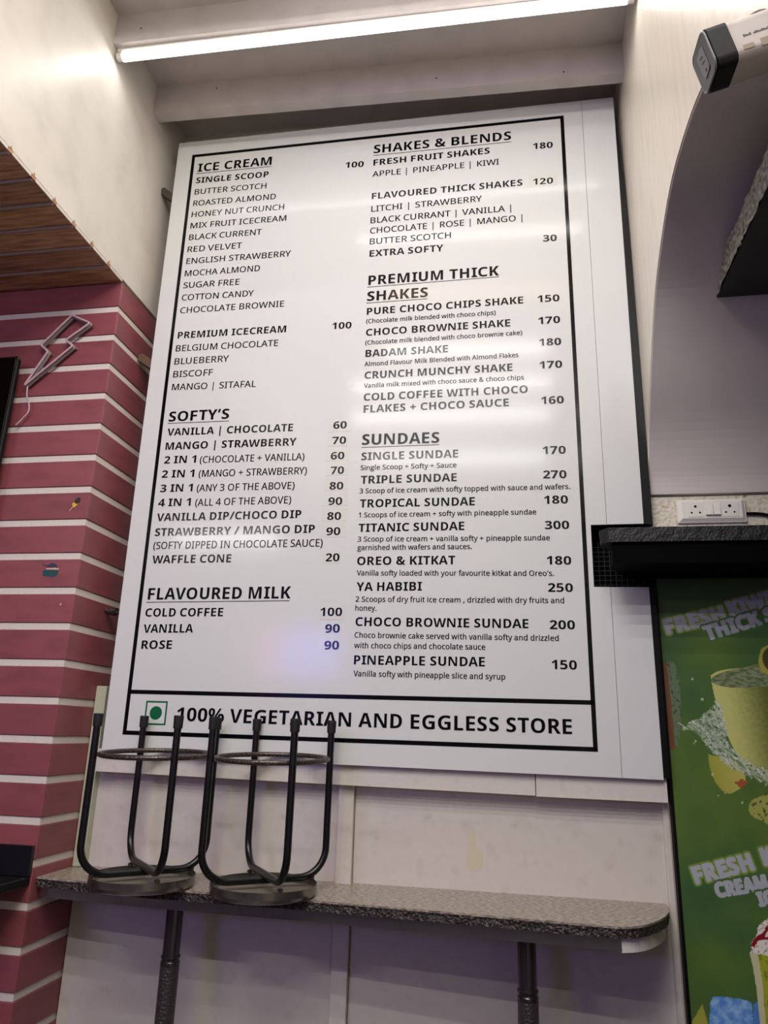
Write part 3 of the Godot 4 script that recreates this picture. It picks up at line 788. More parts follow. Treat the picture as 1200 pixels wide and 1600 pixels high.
# ---------------------------------------------------------------- pillar, soffit and what hangs on them
func build_left() -> void:
	var o := base("wall_pillar", Vector3(XL, 0, 0), "pillar clad in pink boards with white grooves left of the board", "", "", "structure")
	var off := -o.position
	put("core", cbox(Vector3(-1.6, 0.0, -0.115), Vector3(XL - 0.006, 2.7675, ZP - 0.006)), M.core, o, off)
	var tops := []
	var y := 2.6875
	for k in 30:
		tops.append(y)
		y -= 0.0938 if y > 1.3 else 0.0925
	var prev := 2.7675
	for i in tops.size():
		var b: float = tops[i]
		if b < 0.03: break
		var m: Material = M.pink[rng.randi() % 3]
		put("pink_board", cbox(Vector3(-1.6, b, ZP - 0.006), Vector3(XL, prev, ZP), 0.0012), m, o, off)
		put("pink_board", cbox(Vector3(XL - 0.006, b, -0.113), Vector3(XL, prev, ZP - 0.006), 0.0012), M.pink[rng.randi() % 3], o, off)
		put("white_groove", cbox(Vector3(-1.6, b - 0.0185, ZP - 0.006), Vector3(XL - 0.0034, b - 0.0005, ZP - 0.0032), 0.0004), M.strip, o, off)
		put("white_groove", cbox(Vector3(XL - 0.006, b - 0.0185, -0.113), Vector3(XL - 0.0032, b - 0.0005, ZP - 0.0035), 0.0004), M.strip, o, off)
		prev = b - 0.019
	# wooden soffit of lapped planks
	var s := base("ceiling_soffit", Vector3(XL, 2.777, ZP), "brown wooden plank soffit above the pink pillar", "", "", "structure")
	var so := -s.position
	put("soffit_backing", cbox(Vector3(-1.6, 2.795, 0.05), Vector3(XL - 0.05, 2.86, 4.05)), M.wood[1], s, so)
	var z := 0.1335
	for k in 20:
		var z1: float = z + (0.0862 if k == 0 else 0.0905 - 0.0012 * minf(k, 3))
		put("plank", cbox(Vector3(-1.6, 2.768, z), Vector3(XL - 0.0012, 2.794, z1 - 0.0145), 0.001), M.wood[k % 3 if k != 2 else 2], s, so)
		put("plank_lip", cbox(Vector3(-1.6, 2.7645, z1 - 0.0142), Vector3(XL - 0.0012, 2.795, z1 - 0.0015), 0.004), M.wood_lip, s, so)
		# chipped white paint along the plank's end, dark notch at the joint
		if k < 9:
			put("paint_edge", prism([Vector2(z + 0.003, 2.7676), Vector2(z1 - 0.015, 2.7676), Vector2(z1 - 0.017, 2.7768), Vector2(z + 0.05, 2.7755), Vector2(z + 0.002, 2.7768)], XL - 0.0012, XL + 0.0008, "x"), M.trim, s, so)
			put("lath_end", prism([Vector2(z1 - 0.015, 2.7675), Vector2(z1 + 0.003, 2.7675), Vector2(z1 - 0.007, 2.787)], XL - 0.0115, XL + 0.0010, "x"), M.wood[1], s, so)
		z = z1
	# television, only its right edge is in the picture
	var tv := base("television", Vector3(-0.86, 1.90, 0.19), "black flat television at the left edge on the pink pillar", "television")
	var to := -tv.position
	put("housing", cbox(Vector3(-1.40, 1.90, 0.156), Vector3(-0.3825, 2.512, 0.172), 0.003), M.black_plastic, tv, to)
	put("bezel", cbox(Vector3(-1.402, 1.898, 0.172), Vector3(-0.380, 2.5145, 0.1768), 0.0015), M.black_plastic, tv, to)
	put("screen", cbox(Vector3(-1.392, 1.912, 0.1768), Vector3(-0.3855, 2.509, 0.1776), 0.0003), M.screen, tv, to)
	put("bracket", cbox(Vector3(-0.95, 2.05, ZP), Vector3(-0.75, 2.3, 0.157), 0.002), M.black_plastic, tv, to)
	# unlit lightning sign of bent light strip
	var pts := [Vector2(-0.246, 2.652), Vector2(-0.184, 2.622), Vector2(-0.253, 2.570), Vector2(-0.227, 2.550), Vector2(-0.361, 2.430), Vector2(-0.304, 2.536), Vector2(-0.331, 2.559)]
	var bolt := base("lightning_sign", Vector3(-0.27, 2.43, ZP), "unlit lightning bolt sign of bent grey light strip on the pink pillar", "sign")
	var bo := -bolt.position
	var n := pts.size()
	var loop := []
	for i in n:
		var a: Vector2 = pts[(i + n - 1) % n]
		var b: Vector2 = pts[i]
		var c: Vector2 = pts[(i + 1) % n]
		var p0 := b + (a - b).normalized() * 0.006
		var p1 := b + (c - b).normalized() * 0.006
		for k in 4:
			var t := k / 3.0
			var q := p0.lerp(b, t).lerp(b.lerp(p1, t), t)
			loop.append(q)
	var back := []
	var face := []
	for q in loop:
		back.append(Vector3(q.x, q.y, 0.1445))
		face.append(Vector3(q.x, q.y, 0.1545))
	put("back_strip", tube(back, 0.0052, 10, true), M.neon_side, bolt, bo)
	put("front_tube", tube(face, 0.0034, 10, true), M.neon_front, bolt, bo)
	for p in [pts[0], pts[3], pts[5]]:
		put("wall_peg", tube([Vector3(p.x, p.y, ZP - 0.001), Vector3(p.x, p.y, ZP + 0.008)], 0.004, 8), M.neon_side, bolt, bo)
	# hanging cable beside the television
	var cab := curve_points([Vector2(-0.356, 2.436), Vector2(-0.352, 2.40), Vector2(-0.341, 2.375), Vector2(-0.338, 2.35), Vector2(-0.352, 2.33), Vector2(-0.37, 2.31)], 5)
	var cp := []
	for p in cab: cp.append(Vector3(p.x, p.y, ZP + 0.014))
	tag(put("sign_cable", tube(cp, 0.0022, 8), M.neon_front), "thin pale cable hanging from the lightning sign beside the television", "cable")
	# stickers
	var ice := base("ice_cream_sticker", Vector3(-0.159, 2.054, ZP), "small sticker of a chocolate ice bar with yellow base on pink board", "sticker")
	var io := -ice.position
	var top := []
	for k in 24: top.append(Vector2(-0.1487, 2.0815) + Vector2(cos(TAU * k / 24.0) * 0.0075, sin(TAU * k / 24.0) * 0.011).rotated(-0.62))
	put("chocolate", prism(top, ZP, ZP + 0.0006), mat(Color(0.16, 0.11, 0.10), 0.5), ice, io)
	put("yellow_base", prism([[-0.1635, 2.0735], [-0.158, 2.078], [-0.151, 2.0725], [-0.1475, 2.0745], [-0.1465, 2.0715], [-0.1555, 2.0625], [-0.1585, 2.064]], ZP, ZP + 0.0009), mat(Color(0.86, 0.66, 0.10), 0.5), ice, io)
	put("stick", prism([[-0.1600, 2.0670], [-0.1580, 2.0655], [-0.1672, 2.0530], [-0.1690, 2.0545]], ZP, ZP + 0.0009), mat(Color(0.85, 0.62, 0.45), 0.5), ice, io)
	var cup := base("cup_sticker", Vector3(-0.195, 1.87, ZP), "torn teal and blue sticker on pink board below the ice bar sticker", "sticker")
	var co := -cup.position
	put("teal_half", prism([[-0.2185, 1.8895], [-0.172, 1.8885], [-0.173, 1.879], [-0.178, 1.8725], [-0.184, 1.869], [-0.190, 1.8715], [-0.205, 1.8725], [-0.2165, 1.874]], ZP, ZP + 0.0006), mat(Color(0.05, 0.27, 0.27), 0.5), cup, co)
	put("blue_half", prism([[-0.224, 1.909], [-0.217, 1.904], [-0.206, 1.9035], [-0.198, 1.907], [-0.189, 1.908], [-0.181, 1.904], [-0.1755, 1.897], [-0.207, 1.897], [-0.209, 1.9005], [-0.219, 1.9015]], ZP, ZP + 0.0006), mat(Color(0.16, 0.20, 0.30), 0.5), cup, co)
	put("cream_line", prism([[-0.209, 1.8945], [-0.19, 1.8945], [-0.184, 1.896], [-0.178, 1.8935], [-0.1725, 1.895], [-0.1725, 1.8905], [-0.209, 1.8915]], ZP, ZP + 0.0007), mat(Color(0.80, 0.70, 0.62), 0.5), cup, co)
	put("chipped_paint", prism([[-0.1545, 1.797], [-0.149, 1.8005], [-0.1475, 1.7985], [-0.150, 1.7955], [-0.1475, 1.7935], [-0.1525, 1.7955]], ZP, ZP + 0.0004), mat(Color(0.82, 0.68, 0.66), 0.5), o, off)
	# black granite counter on the pillar's front, in the lower left corner
	var ct := base("black_counter", Vector3(-0.6, 1.12, 0.3), "black granite counter with upstand in the lower left corner", "counter")
	var cto := -ct.position
	put("upstand", cbox(Vector3(-1.55, 1.1515, ZP + 0.0005), Vector3(-0.1165, 1.2185, ZP + 0.012), 0.0015), M.black_granite, ct, cto)
	put("slab", cbox(Vector3(-1.55, 1.132, ZP + 0.0005), Vector3(-0.1175, 1.1515, 0.62), 0.002), M.black_granite, ct, cto)
	put("support", cbox(Vector3(-1.2, 0.0, ZP + 0.01), Vector3(-1.16, 1.132, 0.55), 0.002), M.black_granite, ct, cto)

# ---------------------------------------------------------------- shelves, socket and cable in the arch
func ragged(poly: Array, y0: float, y1: float, seed_: int, step := 0.008, amp := 0.004) -> ArrayMesh:
	var st := mb()
	var nz := noise(FastNoiseLite.TYPE_SIMPLEX_SMOOTH, 45.0, seed_, 3)
	var fine := []
	for i in poly.size() - 1:
		var a := Vector2(poly[i][0], poly[i][1])
		var b := Vector2(poly[i + 1][0], poly[i + 1][1])
		var n: int = max(1, int(a.distance_to(b) / step))
		for k in n: fine.append(a.lerp(b, float(k) / n))
	fine.append(Vector2(poly[-1][0], poly[-1][1]))
	var rows := 4
	for i in fine.size() - 1:
		var dv: Vector2 = (fine[i + 1] - fine[i]).normalized()
		var nn := Vector2(dv.y, -dv.x)
		for r in rows:
			var q := []
			for e in [[i, r], [i + 1, r], [i + 1, r + 1], [i, r + 1]]:
				var p: Vector2 = fine[e[0]]
				var yy: float = lerpf(y1, y0, float(e[1]) / rows)
				var push: float = nz.get_noise_3d(p.x, yy, p.y) * amp
				q.append(Vector3(p.x + nn.x * push, yy, p.y + nn.y * push))
			quad(st, q[0], q[1], q[2], q[3], Vector3(nn.x, 0, nn.y))
	return st.commit()

func build_right() -> void:
	# lower black granite shelf whose corner pokes into the board's notch
	var o := base("black_granite_shelf", Vector3(1.6, 1.8912, 0.06), "black granite shelf under the white socket, its corner in the board's notch", "shelf")
	var off := -o.position
	var e := [[1.300, -0.0302], [1.262, 0.045], [1.2265, 0.112], [1.2265, 0.124], [1.2425, 0.149], [1.5, 0.149], [2.29, 0.149]]
	put("slab", prism(e + [[2.29, -0.0302]], 1.9405, 1.9745, "y"), M.black_granite, o, off)
	put("apron", prism([[1.305, -0.0302], [1.250, 0.09], [1.2475, 0.143], [2.29, 0.143], [2.29, -0.0302]], 1.8912, 1.9405, "y"), M.matt_black, o, off)
	var ee := []
	for p in e: ee.append([p[0] - (0.002 if p[0] < 1.25 else 0.0), p[1] + (0.002 if p[1] > 0.11 else 0.0)])
	ee.reverse()
	put("cut_edge", ragged(ee, 1.9405, 1.9752, 15, 0.008, 0.0015), M.black_granite_edge, o, off)
	# upper black shelf inside the vault
	var u := base("black_granite_shelf", Vector3(1.9, 2.52, 0.45), "black shelf with pale chipped edge high in the grey arch", "shelf")
	var uo := -u.position
	put("slab", prism([[1.5155, 0.215], [1.5155, 0.85], [2.29, 0.85], [2.29, 0.215]], 2.5225, 2.578, "y"), M.black_granite, u, uo)
	put("chipped_edge", ragged([[1.513, 0.85], [1.513, 0.225], [1.522, 0.205]], 2.5235, 2.587, 25, 0.01, 0.006), M.chipped_stone, u, uo)
	# white switch and socket plate
	var s := base("socket_plate", Vector3(1.519, 2.031, -0.0305), "white switch plate with two sockets and two switches above the black shelf", "socket")
	var so := -s.position
	var zf := -0.0305
	put("plate", cbox(Vector3(1.436, 2.0315, zf), Vector3(1.602, 2.0935, zf + 0.007), 0.002), M.white_plastic, s, so)
	var st := mb()
	hexa(st, [Vector3(1.4395, 2.0345, zf + 0.007), Vector3(1.4475, 2.0425, zf + 0.013), Vector3(1.4475, 2.0855, zf + 0.013), Vector3(1.4395, 2.0905, zf + 0.007), Vector3(1.5985, 2.0345, zf + 0.007), Vector3(1.5905, 2.0425, zf + 0.013), Vector3(1.5905, 2.0855, zf + 0.013), Vector3(1.5985, 2.0905, zf + 0.007)])
	put("raised_frame", st.commit(), M.white_plastic, s, so)
	var zz := zf + 0.0128
	for x in [1.459, 1.541]:
		var sk := put("socket", cbox(Vector3(x, 2.0455, zz), Vector3(x + 0.041, 2.0825, zz + 0.0012), 0.0006), M.white_plastic, s, so)
		for h in [[0.0205, 0.0278, 0.0034 if x < 1.5 else 0.0042], [0.0105, 0.0115, 0.0025], [0.0305, 0.0115, 0.0025]]:
			put("socket_hole", tube([Vector3(x + h[0], 2.0455 + h[1], zz + 0.0008), Vector3(x + h[0], 2.0455 + h[1], zz + 0.0016)], h[2], 12), M.black_plastic, sk)
	for x in [1.503, 1.5215]:
		var sw := mb()
		hexa(sw, [Vector3(x, 2.050, zz), Vector3(x, 2.050, zz + 0.0065), Vector3(x, 2.0795, zz + 0.0025), Vector3(x, 2.0795, zz), Vector3(x + 0.0165, 2.050, zz), Vector3(x + 0.0165, 2.050, zz + 0.0065), Vector3(x + 0.0165, 2.0795, zz + 0.0025), Vector3(x + 0.0165, 2.0795, zz)])
		put("switch", sw.commit(), M.white_plastic, s, so)
	var cc := curve_points([Vector2(1.601, 2.054), Vector2(1.63, 2.053), Vector2(1.66, 2.046), Vector2(1.70, 2.026), Vector2(1.74, 1.985), Vector2(1.76, 1.932)], 5)
	var cp := []
	for p in cc: cp.append(Vector3(p.x, p.y, -0.0245))
	tag(put("black_cable", tube(cp, 0.0042, 8), M.black_plastic), "black cable leaving the right side of the socket plate", "cable")

# ---------------------------------------------------------------- poster print
const SHAPES := {
	"fresh1": [[1.389, 1.752], [1.527, 1.788]],
	"kiw1": [[1.541, 1.797], [1.639, 1.824]],
	"thick": [[1.481, 1.738], [1.608, 1.778]],
	"s1": [[1.618, 1.782], [1.645, 1.788]],
	"fresh2": [[1.407, 1.198], [1.531, 1.234]],
	"k2": [[1.554, 1.243], [1.575, 1.248]],
	"cream": [[1.449, 1.173], [1.556, 1.196]],
	"ic": [[1.535, 1.161], [1.565, 1.168]],
	"bowl": [[1.479, 1.654], [1.481, 1.624], [1.487, 1.580], [1.498, 1.537], [1.511, 1.494], [1.528, 1.460], [1.556, 1.442], [1.603, 1.434], [1.631, 1.671], [1.553, 1.673], [1.502, 1.666]],
	"rim": [[1.551, 1.654], [1.627, 1.634], [1.479, 1.652], [1.554, 1.678], [1.549, 1.630]],
	"slice": [[1.590, 1.693], [1.598, 1.716], [1.612, 1.726], [1.638, 1.734], [1.630, 1.664], [1.595, 1.663]],
	"kiwiL": [[1.370, 1.681], [1.391, 1.686], [1.402, 1.672], [1.407, 1.623], [1.405, 1.571], [1.400, 1.527], [1.390, 1.490], [1.375, 1.481], [1.367, 1.490]],
	"kiwiB": [[1.457, 1.474], [1.459, 1.436], [1.470, 1.409], [1.489, 1.391], [1.510, 1.396], [1.533, 1.418], [1.517, 1.459]],
	"kiwired": [[1.508, 1.414], [1.527, 1.423], [1.537, 1.415], [1.522, 1.401]],
	"splash": [[1.390, 1.545], [1.411, 1.536], [1.427, 1.548], [1.449, 1.557], [1.464, 1.572], [1.484, 1.587], [1.493, 1.561], [1.496, 1.529], [1.506, 1.494], [1.531, 1.467], [1.564, 1.450], [1.600, 1.441], [1.595, 1.400], [1.567, 1.417], [1.528, 1.434], [1.495, 1.451], [1.470, 1.474], [1.451, 1.499], [1.433, 1.525], [1.410, 1.527]],
	"splash2": [[1.475, 1.572], [1.486, 1.599], [1.496, 1.587], [1.501, 1.551], [1.506, 1.515], [1.494, 1.515]],
	"base": [[1.531, 1.357], [1.538, 1.374], [1.557, 1.385], [1.594, 1.393], [1.586, 1.325], [1.558, 1.335], [1.539, 1.343]],
	"cream2": [[1.505, 1.066], [1.510, 1.088], [1.522, 1.104], [1.526, 1.119], [1.538, 1.130], [1.549, 1.138], [1.569, 1.142], [1.560, 1.067], [1.528, 1.068]],
	"cup": [[1.503, 1.069], [1.507, 1.042], [1.510, 0.994], [1.510, 0.935], [1.508, 0.889], [1.552, 0.893], [1.561, 1.074]],
	"cupin": [[1.520, 1.067], [1.523, 1.019], [1.521, 0.936], [1.558, 0.939], [1.560, 1.070]],
	"ice1": [[1.415, 0.969], [1.424, 0.980], [1.455, 0.980], [1.486, 0.978], [1.497, 0.969], [1.496, 0.934], [1.491, 0.887], [1.409, 0.880], [1.408, 0.927]],
	"ice2": [[1.500, 0.970], [1.511, 0.979], [1.508, 0.889], [1.491, 0.887]],
	"tri": [[1.369, 0.923], [1.398, 0.964], [1.406, 0.926], [1.404, 0.880], [1.368, 0.877]],
	"syr1": [[1.511, 1.079], [1.518, 1.094], [1.532, 1.102], [1.547, 1.121], [1.561, 1.131]],
	"syr2": [[1.528, 1.099], [1.544, 1.098], [1.560, 1.094]],
}

func build_poster() -> void:
	var x0 := 1.3735
	var x1 := 1.68
	var y1 := 1.8895
	var y0 := 0.83
	var o := base("milkshake_poster", Vector3(1.52, y0, -0.036), "green poster of a kiwi thick shake below the black granite shelf", "poster")
	var off := -o.position
	put("black_backing", cbox(Vector3(1.3665, y0 - 0.005, -0.0358), Vector3(x1 + 0.007, y1 + 0.001, -0.0303), 0.0008), M.black_plastic, o, off)
	var den := 900.0
	var w := int((x1 - x0) * den)
	var h := int((y1 - y0) * den)
	var img := Image.create(w, h, false, Image.FORMAT_RGB8)
	var nz := noise(FastNoiseLite.TYPE_SIMPLEX_SMOOTH, 14.0, 4, 4)
	var fz := noise(FastNoiseLite.TYPE_SIMPLEX_SMOOTH, 70.0, 9, 4)
	var g0 := Color(0.22, 0.35, 0.20)
	var g1 := Color(0.33, 0.43, 0.18)
	for j in h:
		var y := y1 - j / den
		for i in w:
			var x := x0 + i / den
			var t := clampf(0.5 + nz.get_noise_2d(x * 0.25, y * 0.25) * 0.9 + (0.35 if y > 1.2 and y < 1.5 else 0.0) * smoothstep(0.0, 0.12, minf(y - 1.2, 1.5 - y)), 0.0, 1.0)
			img.set_pixel(i, j, g0.lerp(g1, t))
	var P := func(n): 
		var pv := PackedVector2Array()
		for q in SHAPES[n]: pv.append(Vector2(q[0], q[1]))
		return pv
	var fill := func(pv: PackedVector2Array, pick: Callable, rough_edge: float):
		var lo := pv[0]
		var hi := pv[0]
		for q in pv:
			lo = lo.min(q)
			hi = hi.max(q)
		for j in range(max(0, int((y1 - hi.y - 0.01) * den)), min(h, int((y1 - lo.y + 0.01) * den))):
			for i in range(max(0, int((lo.x - 0.01 - x0) * den)), min(w, int((hi.x + 0.01 - x0) * den))):
				var q := Vector2(x0 + i / den, y1 - j / den)
				var s := q
				if rough_edge > 0.0: s += Vector2(fz.get_noise_2d(q.x, q.y), fz.get_noise_2d(q.y + 7.0, q.x)) * rough_edge
				if Geometry2D.is_point_in_polygon(s, pv):
					img.set_pixel(i, j, pick.call(q, img.get_pixel(i, j)))
	var sm := func(n): return PackedVector2Array(curve_points(Array(P.call(n)) + [P.call(n)[0]], 4))
	# kiwi halves
	fill.call(sm.call("kiwiL"), func(q, _c): return Color(0.44, 0.28, 0.18) if q.x < 1.384 - 0.10 * (q.y - 1.58) * 0.2 else (Color(0.16, 0.20, 0.12) if fz.get_noise_2d(q.x * 2.2, q.y) > 0.38 else Color(0.38, 0.44, 0.33)), 0.002)
	fill.call(sm.call("kiwiB"), func(q, _c): return Color(0.60, 0.60, 0.24).lerp(Color(0.72, 0.70, 0.36), clampf((q.x - 1.46) * 14.0, 0, 1)), 0.002)
	fill.call(P.call("kiwired"), func(_q, _c): return Color(0.62, 0.33, 0.20), 0.003)
	# stem glass of shake
	fill.call(sm.call("base"), func(q, _c): return Color(0.62, 0.63, 0.32) if fz.get_noise_2d(q.x, q.y) < 0.3 else Color(0.30, 0.34, 0.16), 0.001)
	fill.call(sm.call("bowl"), func(q, _c): return Color(0.74, 0.74, 0.44).lerp(Color(0.30, 0.33, 0.14), smoothstep(0.0, 1.0, (q.x - 1.495 + (q.y - 1.66) * 0.12) * 7.5 + fz.get_noise_2d(q.x, q.y) * 0.08)), 0.0)
	var rim := PackedVector2Array()
	for k in 40: rim.append(Vector2(1.575, 1.6515) + Vector2(cos(TAU * k / 40.0) * 0.096, sin(TAU * k / 40.0) * 0.0235).rotated(0.10))
	fill.call(rim, func(q, _c): return Color(0.50, 0.54, 0.42).lerp(Color(0.32, 0.38, 0.21), clampf(fz.get_noise_2d(q.x * 0.6, q.y * 1.6) * 1.6 + 0.35, 0, 1)), 0.0)
	fill.call(sm.call("slice"), func(q, _c): return Color(0.62, 0.60, 0.26) if q.distance_to(Vector2(1.633, 1.693)) > 0.034 else Color(0.26, 0.24, 0.14), 0.001)
	# splash of water
	for n in ["splash", "splash2"]:
		fill.call(P.call(n), func(q, c):
			var a: float = q.dot(Vector2(0.72, -0.69))
			var b: float = q.dot(Vector2(0.69, 0.72))
			var v: float = absf(fz.get_noise_2d(a * 0.35, b * 1.1))
			var edge: float = fz.get_noise_2d(q.x * 1.6, q.y * 1.6)
			if v < 0.035: return Color(0.86, 0.88, 0.84)
			if edge > 0.36: return c.lerp(Color(0.16, 0.26, 0.15), 0.7)
			return Color(0.66, 0.70, 0.62).lerp(c, clampf(v * 1.1, 0.05, 0.75)), 0.006)
	for d in [[1.437, 1.645, 0.003], [1.432, 1.502, 0.003], [1.428, 1.497, 0.002], [1.462, 1.43, 0.003], [1.47, 1.385, 0.002], [1.52, 1.372, 0.003], [1.486, 1.39, 0.002], [1.455, 1.598, 0.003]]:
		var pv := PackedVector2Array()
		for k in 12: pv.append(Vector2(d[0], d[1]) + Vector2(cos(TAU * k / 12.0), sin(TAU * k / 12.0)) * d[2])
		fill.call(pv, func(_q, c): return c.lerp(Color(0.80, 0.82, 0.72), 0.7), 0.002)
	# tall cup with cream, ice cubes
	fill.call(P.call("tri"), func(_q, _c): return Color(0.60, 0.60, 0.24), 0.001)
	fill.call(sm.call("ice1"), func(q, _c): return Color(0.32, 0.52, 0.78).lerp(Color(0.55, 0.70, 0.86), clampf(0.5 + fz.get_noise_2d(q.x * 0.6, q.y * 0.6) * 1.2, 0, 1)), 0.002)
	fill.call(P.call("ice2"), func(_q, _c): return Color(0.30, 0.48, 0.74), 0.002)
	fill.call(P.call("cup"), func(_q, _c): return Color(0.76, 0.74, 0.58), 0.0)
	fill.call(P.call("cupin"), func(q, _c): return Color(0.60, 0.62, 0.16) if fz.get_noise_2d(q.x, q.y * 0.4) < 0.25 else Color(0.46, 0.50, 0.14), 0.001)
	fill.call(sm.call("cream2"), func(q, _c): return Color(0.86, 0.84, 0.80) if fz.get_noise_2d(q.x * 1.5, q.y * 1.5) < 0.28 else Color(0.62, 0.58, 0.54), 0.003)
	for n in ["syr1", "syr2"]:
		var l: PackedVector2Array = P.call(n)
		for k in l.size() - 1:
			var nn := (l[k + 1] - l[k]).normalized().orthogonal() * 0.003
			fill.call(PackedVector2Array([l[k] + nn, l[k + 1] + nn, l[k + 1] - nn, l[k] - nn]), func(_q, _c): return Color(0.50, 0.06, 0.09), 0.003)
	# slanted words with a green rim
	for t in [["FRESH", "fresh1", 0.034, Color(0.50, 0.58, 0.22)], ["KIWI", "kiw1", 0.034, Color(0.50, 0.58, 0.22)], ["THICK", "thick", 0.033, Color(0.26, 0.42, 0.22)], ["S", "s1", 0.033, Color(0.26, 0.42, 0.22)], ["FRESH", "fresh2", 0.033, Color(0.44, 0.54, 0.22)], ["K", "k2", 0.034, Color(0.44, 0.54, 0.22)], ["CREAM", "cream", 0.028, Color(0.24, 0.38, 0.20)], ["IC", "ic", 0.026, Color(0.24, 0.38, 0.20)]]:
		print_words(img, t[0], Vector2(SHAPES[t[1]][0][0], SHAPES[t[1]][0][1]), Vector2(SHAPES[t[1]][1][0], SHAPES[t[1]][1][1]), t[2], t[3], x0, y1, den)
	img.generate_mipmaps()
	var m := StandardMaterial3D.new()
	m.albedo_texture = ImageTexture.create_from_image(img)
	m.roughness = 0.35
	var st := mb()
	var zf := -0.0298
	var cs := [[x0, y1, 0, 0], [x1, y1, 1, 0], [x1, y0, 1, 1], [x0, y0, 0, 1]]
	for k in [0, 1, 2, 0, 2, 3]:
		st.set_normal(Vector3(0, 0, 1))
		st.set_uv(Vector2(cs[k][2], cs[k][3]))
		st.add_vertex(Vector3(cs[k][0], cs[k][1], zf))
	put("print_sheet", st.commit(), m, o, off)

func print_words(img: Image, words: String, a: Vector2, b: Vector2, cap: float, rim: Color, x0: float, y1: float, den: float) -> void:
	var t := text_mesh(words, true)
	var hb := text_mesh("H", true).get_aabb()
	var box := t.get_aabb()
	var v: PackedVector3Array = t.get_mesh_arrays()[Mesh.ARRAY_VERTEX]
	var ix = t.get_mesh_arrays()[Mesh.ARRAY_INDEX]
	var ang := (b - a).angle()
	var sx := a.distance_to(b) / box.size.x
	var sy := cap / hb.size.y
	var pts := []
	for p in v:
		var q := Vector2((p.x - box.position.x) * sx, (p.y - hb.position.y) * sy).rotated(ang) + a
		pts.append(Vector2((q.x - x0) * den, (y1 - q.y) * den))
	var w := img.get_width()
	var h := img.get_height()
	var mask := {}
	var n: int = ix.size() if ix != null and ix.size() > 0 else pts.size()
	for k in range(0, n, 3):
		var A: Vector2 = pts[ix[k]] if ix != null and ix.size() > 0 else pts[k]
		var B: Vector2 = pts[ix[k + 1]] if ix != null and ix.size() > 0 else pts[k + 1]
		var C: Vector2 = pts[ix[k + 2]] if ix != null and ix.size() > 0 else pts[k + 2]
		var lo := A.min(B).min(C)
		var hi := A.max(B).max(C)
		for j in range(int(lo.y), int(hi.y) + 2):
			for i in range(int(lo.x), int(hi.x) + 2):
				if Geometry2D.point_is_inside_triangle(Vector2(i, j), A, B, C): mask[Vector2i(i, j)] = true
	var fat := {}
	var wide := {}
	for p in mask:
		for dy in range(-6, 7):
			for dx in range(-6, 7):
				var d := dx * dx + dy * dy
				if d <= 36: wide[p + Vector2i(dx, dy)] = true
				if d <= 6: fat[p + Vector2i(dx, dy)] = true
	for p in wide:
		if p.x >= 0 and p.y >= 0 and p.x < w and p.y < h: img.set_pixel(p.x, p.y, rim)
	for p in fat:
		if p.x >= 0 and p.y >= 0 and p.x < w and p.y < h: img.set_pixel(p.x, p.y, Color(0.64, 0.65, 0.68))

# ---------------------------------------------------------------- security camera at the upper right
func rounded_rect(w: float, h: float, r: float, seg := 5) -> PackedVector2Array:
	var pv := PackedVector2Array()
	for c in [[1, 1, 0.0], [-1, 1, 0.5], [-1, -1, 1.0], [1, -1, 1.5]]:
		for k in seg + 1:
			var a: float = PI * c[2] + PI / 2.0 * k / seg
			pv.append(Vector2(c[0] * (w - r) + cos(a) * r, c[1] * (h - r) + sin(a) * r))
	return pv

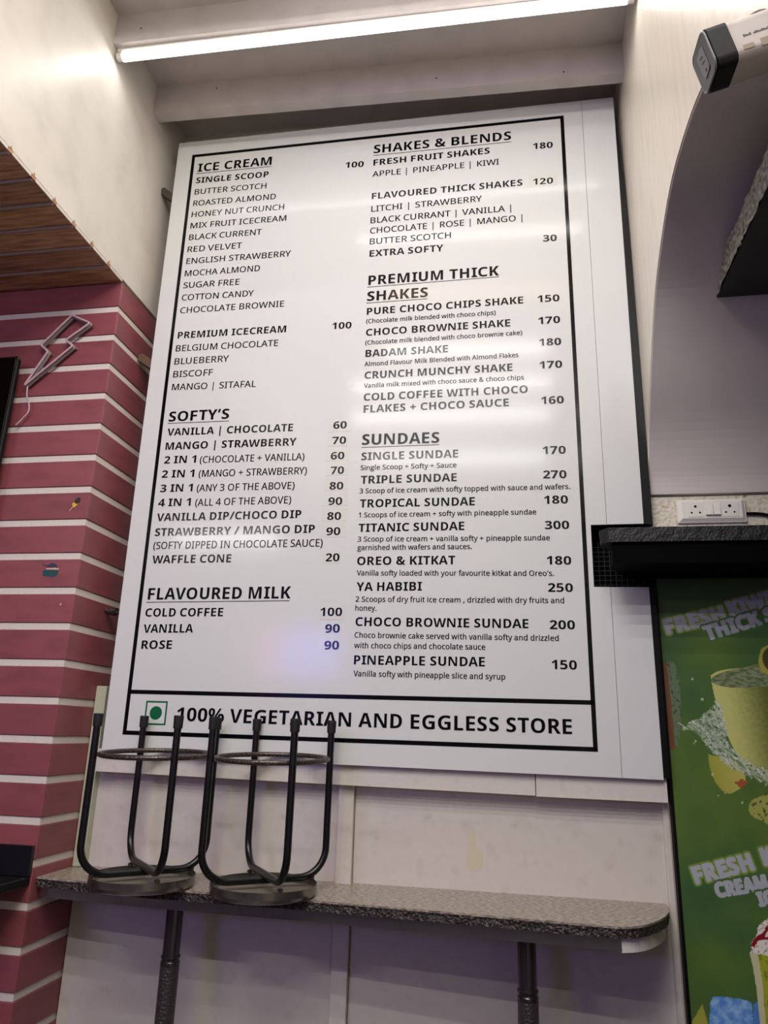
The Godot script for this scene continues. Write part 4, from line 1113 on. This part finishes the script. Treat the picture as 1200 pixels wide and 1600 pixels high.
func build_cctv() -> void:
	var axis := Vector3(0.965, 0.25, 0.03).normalized()
	var o := base("security_camera", Vector3(1.2652, 2.3119, 1.1016), "white bullet security camera with black front at the upper right", "security camera")
	var bx := axis
	var by := (Vector3(-0.30, 1, 0.10) - axis * axis.dot(Vector3(-0.30, 1, 0.10))).normalized()
	var bz := bx.cross(by)
	# local frame: z runs back along the body, x across, y up
	var piv := Basis(bz * -1.0, by, bx)
	o.basis = piv.scaled_local(Vector3.ONE * 0.80)
	var sec := func(w, h, r, z0, z1):
		var st := mb()
		prism_st(st, rounded_rect(w, h, r), z0, z1, "z")
		return st.commit()
	put("body", sec.call(0.0335, 0.0345, 0.012, 0.034, 0.105), M.old_plastic, o)
	put("front_hood", sec.call(0.0345, 0.036, 0.012, 0.004, 0.034), M.black_plastic, o)
	var face := put("face_glass", sec.call(0.032, 0.0335, 0.011, 0.0, 0.004), mat(Color(0.035, 0.037, 0.045), 0.15), o)
	put("lens_window", sec.call(0.014, 0.021, 0.006, -0.0012, 0.0), mat(Color(0.42, 0.42, 0.43), 0.35), face)
	var rimst := mb()
	var rp := rounded_rect(0.0325, 0.034, 0.012)
	var loop := []
	for p in rp: loop.append(Vector3(p.x, p.y, 0.001))
	tube_st(rimst, loop, 0.0018, 6, true)
	put("face_rim", rimst.commit(), mat(Color(0.42, 0.43, 0.44), 0.25), o)
	for k in [[-0.006, 0.008, 0.004, 0.010], [-0.008, -0.002, 0.003, 0.001], [-0.004, -0.012, -0.001, -0.016]]:
		put("crack", tube([Vector3(k[0], k[1], -0.0014), Vector3(k[2], k[3], -0.0014)], 0.0006, 5), M.black_plastic, face)
	var worn := mat(Color(0.20, 0.18, 0.18), 0.5)
	var stain := mat(Color(0.50, 0.45, 0.38), 0.5)
	# worn print on the side towards the viewer
	for k in 13:
		if k == 4: continue
		put("worn_print", cbox(Vector3(-0.0340, -0.0045, 0.0500 + 0.0030 * k), Vector3(-0.0334, -0.0005 - 0.0008 * (k % 3), 0.0524 + 0.0030 * k), 0.0001), worn, o)
	for e in [[-0.026, -0.018, 0.044, 0.060], [-0.029, -0.016, 0.070, 0.088]]:
		put("old_label", cbox(Vector3(-0.0339, e[0], e[2]), Vector3(-0.0334, e[1], e[3]), 0.0001), stain, o)
	# ball joint and bracket on the right wall
	put("joint", tube([Vector3(0, -0.005, 0.10), Vector3(0, -0.008, 0.122)], 0.014, 16), M.old_plastic, o)
	var lw := o.global_transform.affine_inverse() * Vector3(XR - 0.001, 2.345, 1.165)
	put("bracket", tube([Vector3(0, -0.008, 0.118), lw], 0.010, 14), M.old_plastic, o)
	put("wall_plate", tube([lw, lw + (o.global_transform.affine_inverse().basis * Vector3(-0.006, 0, 0))], 0.022, 24), M.old_plastic, o)
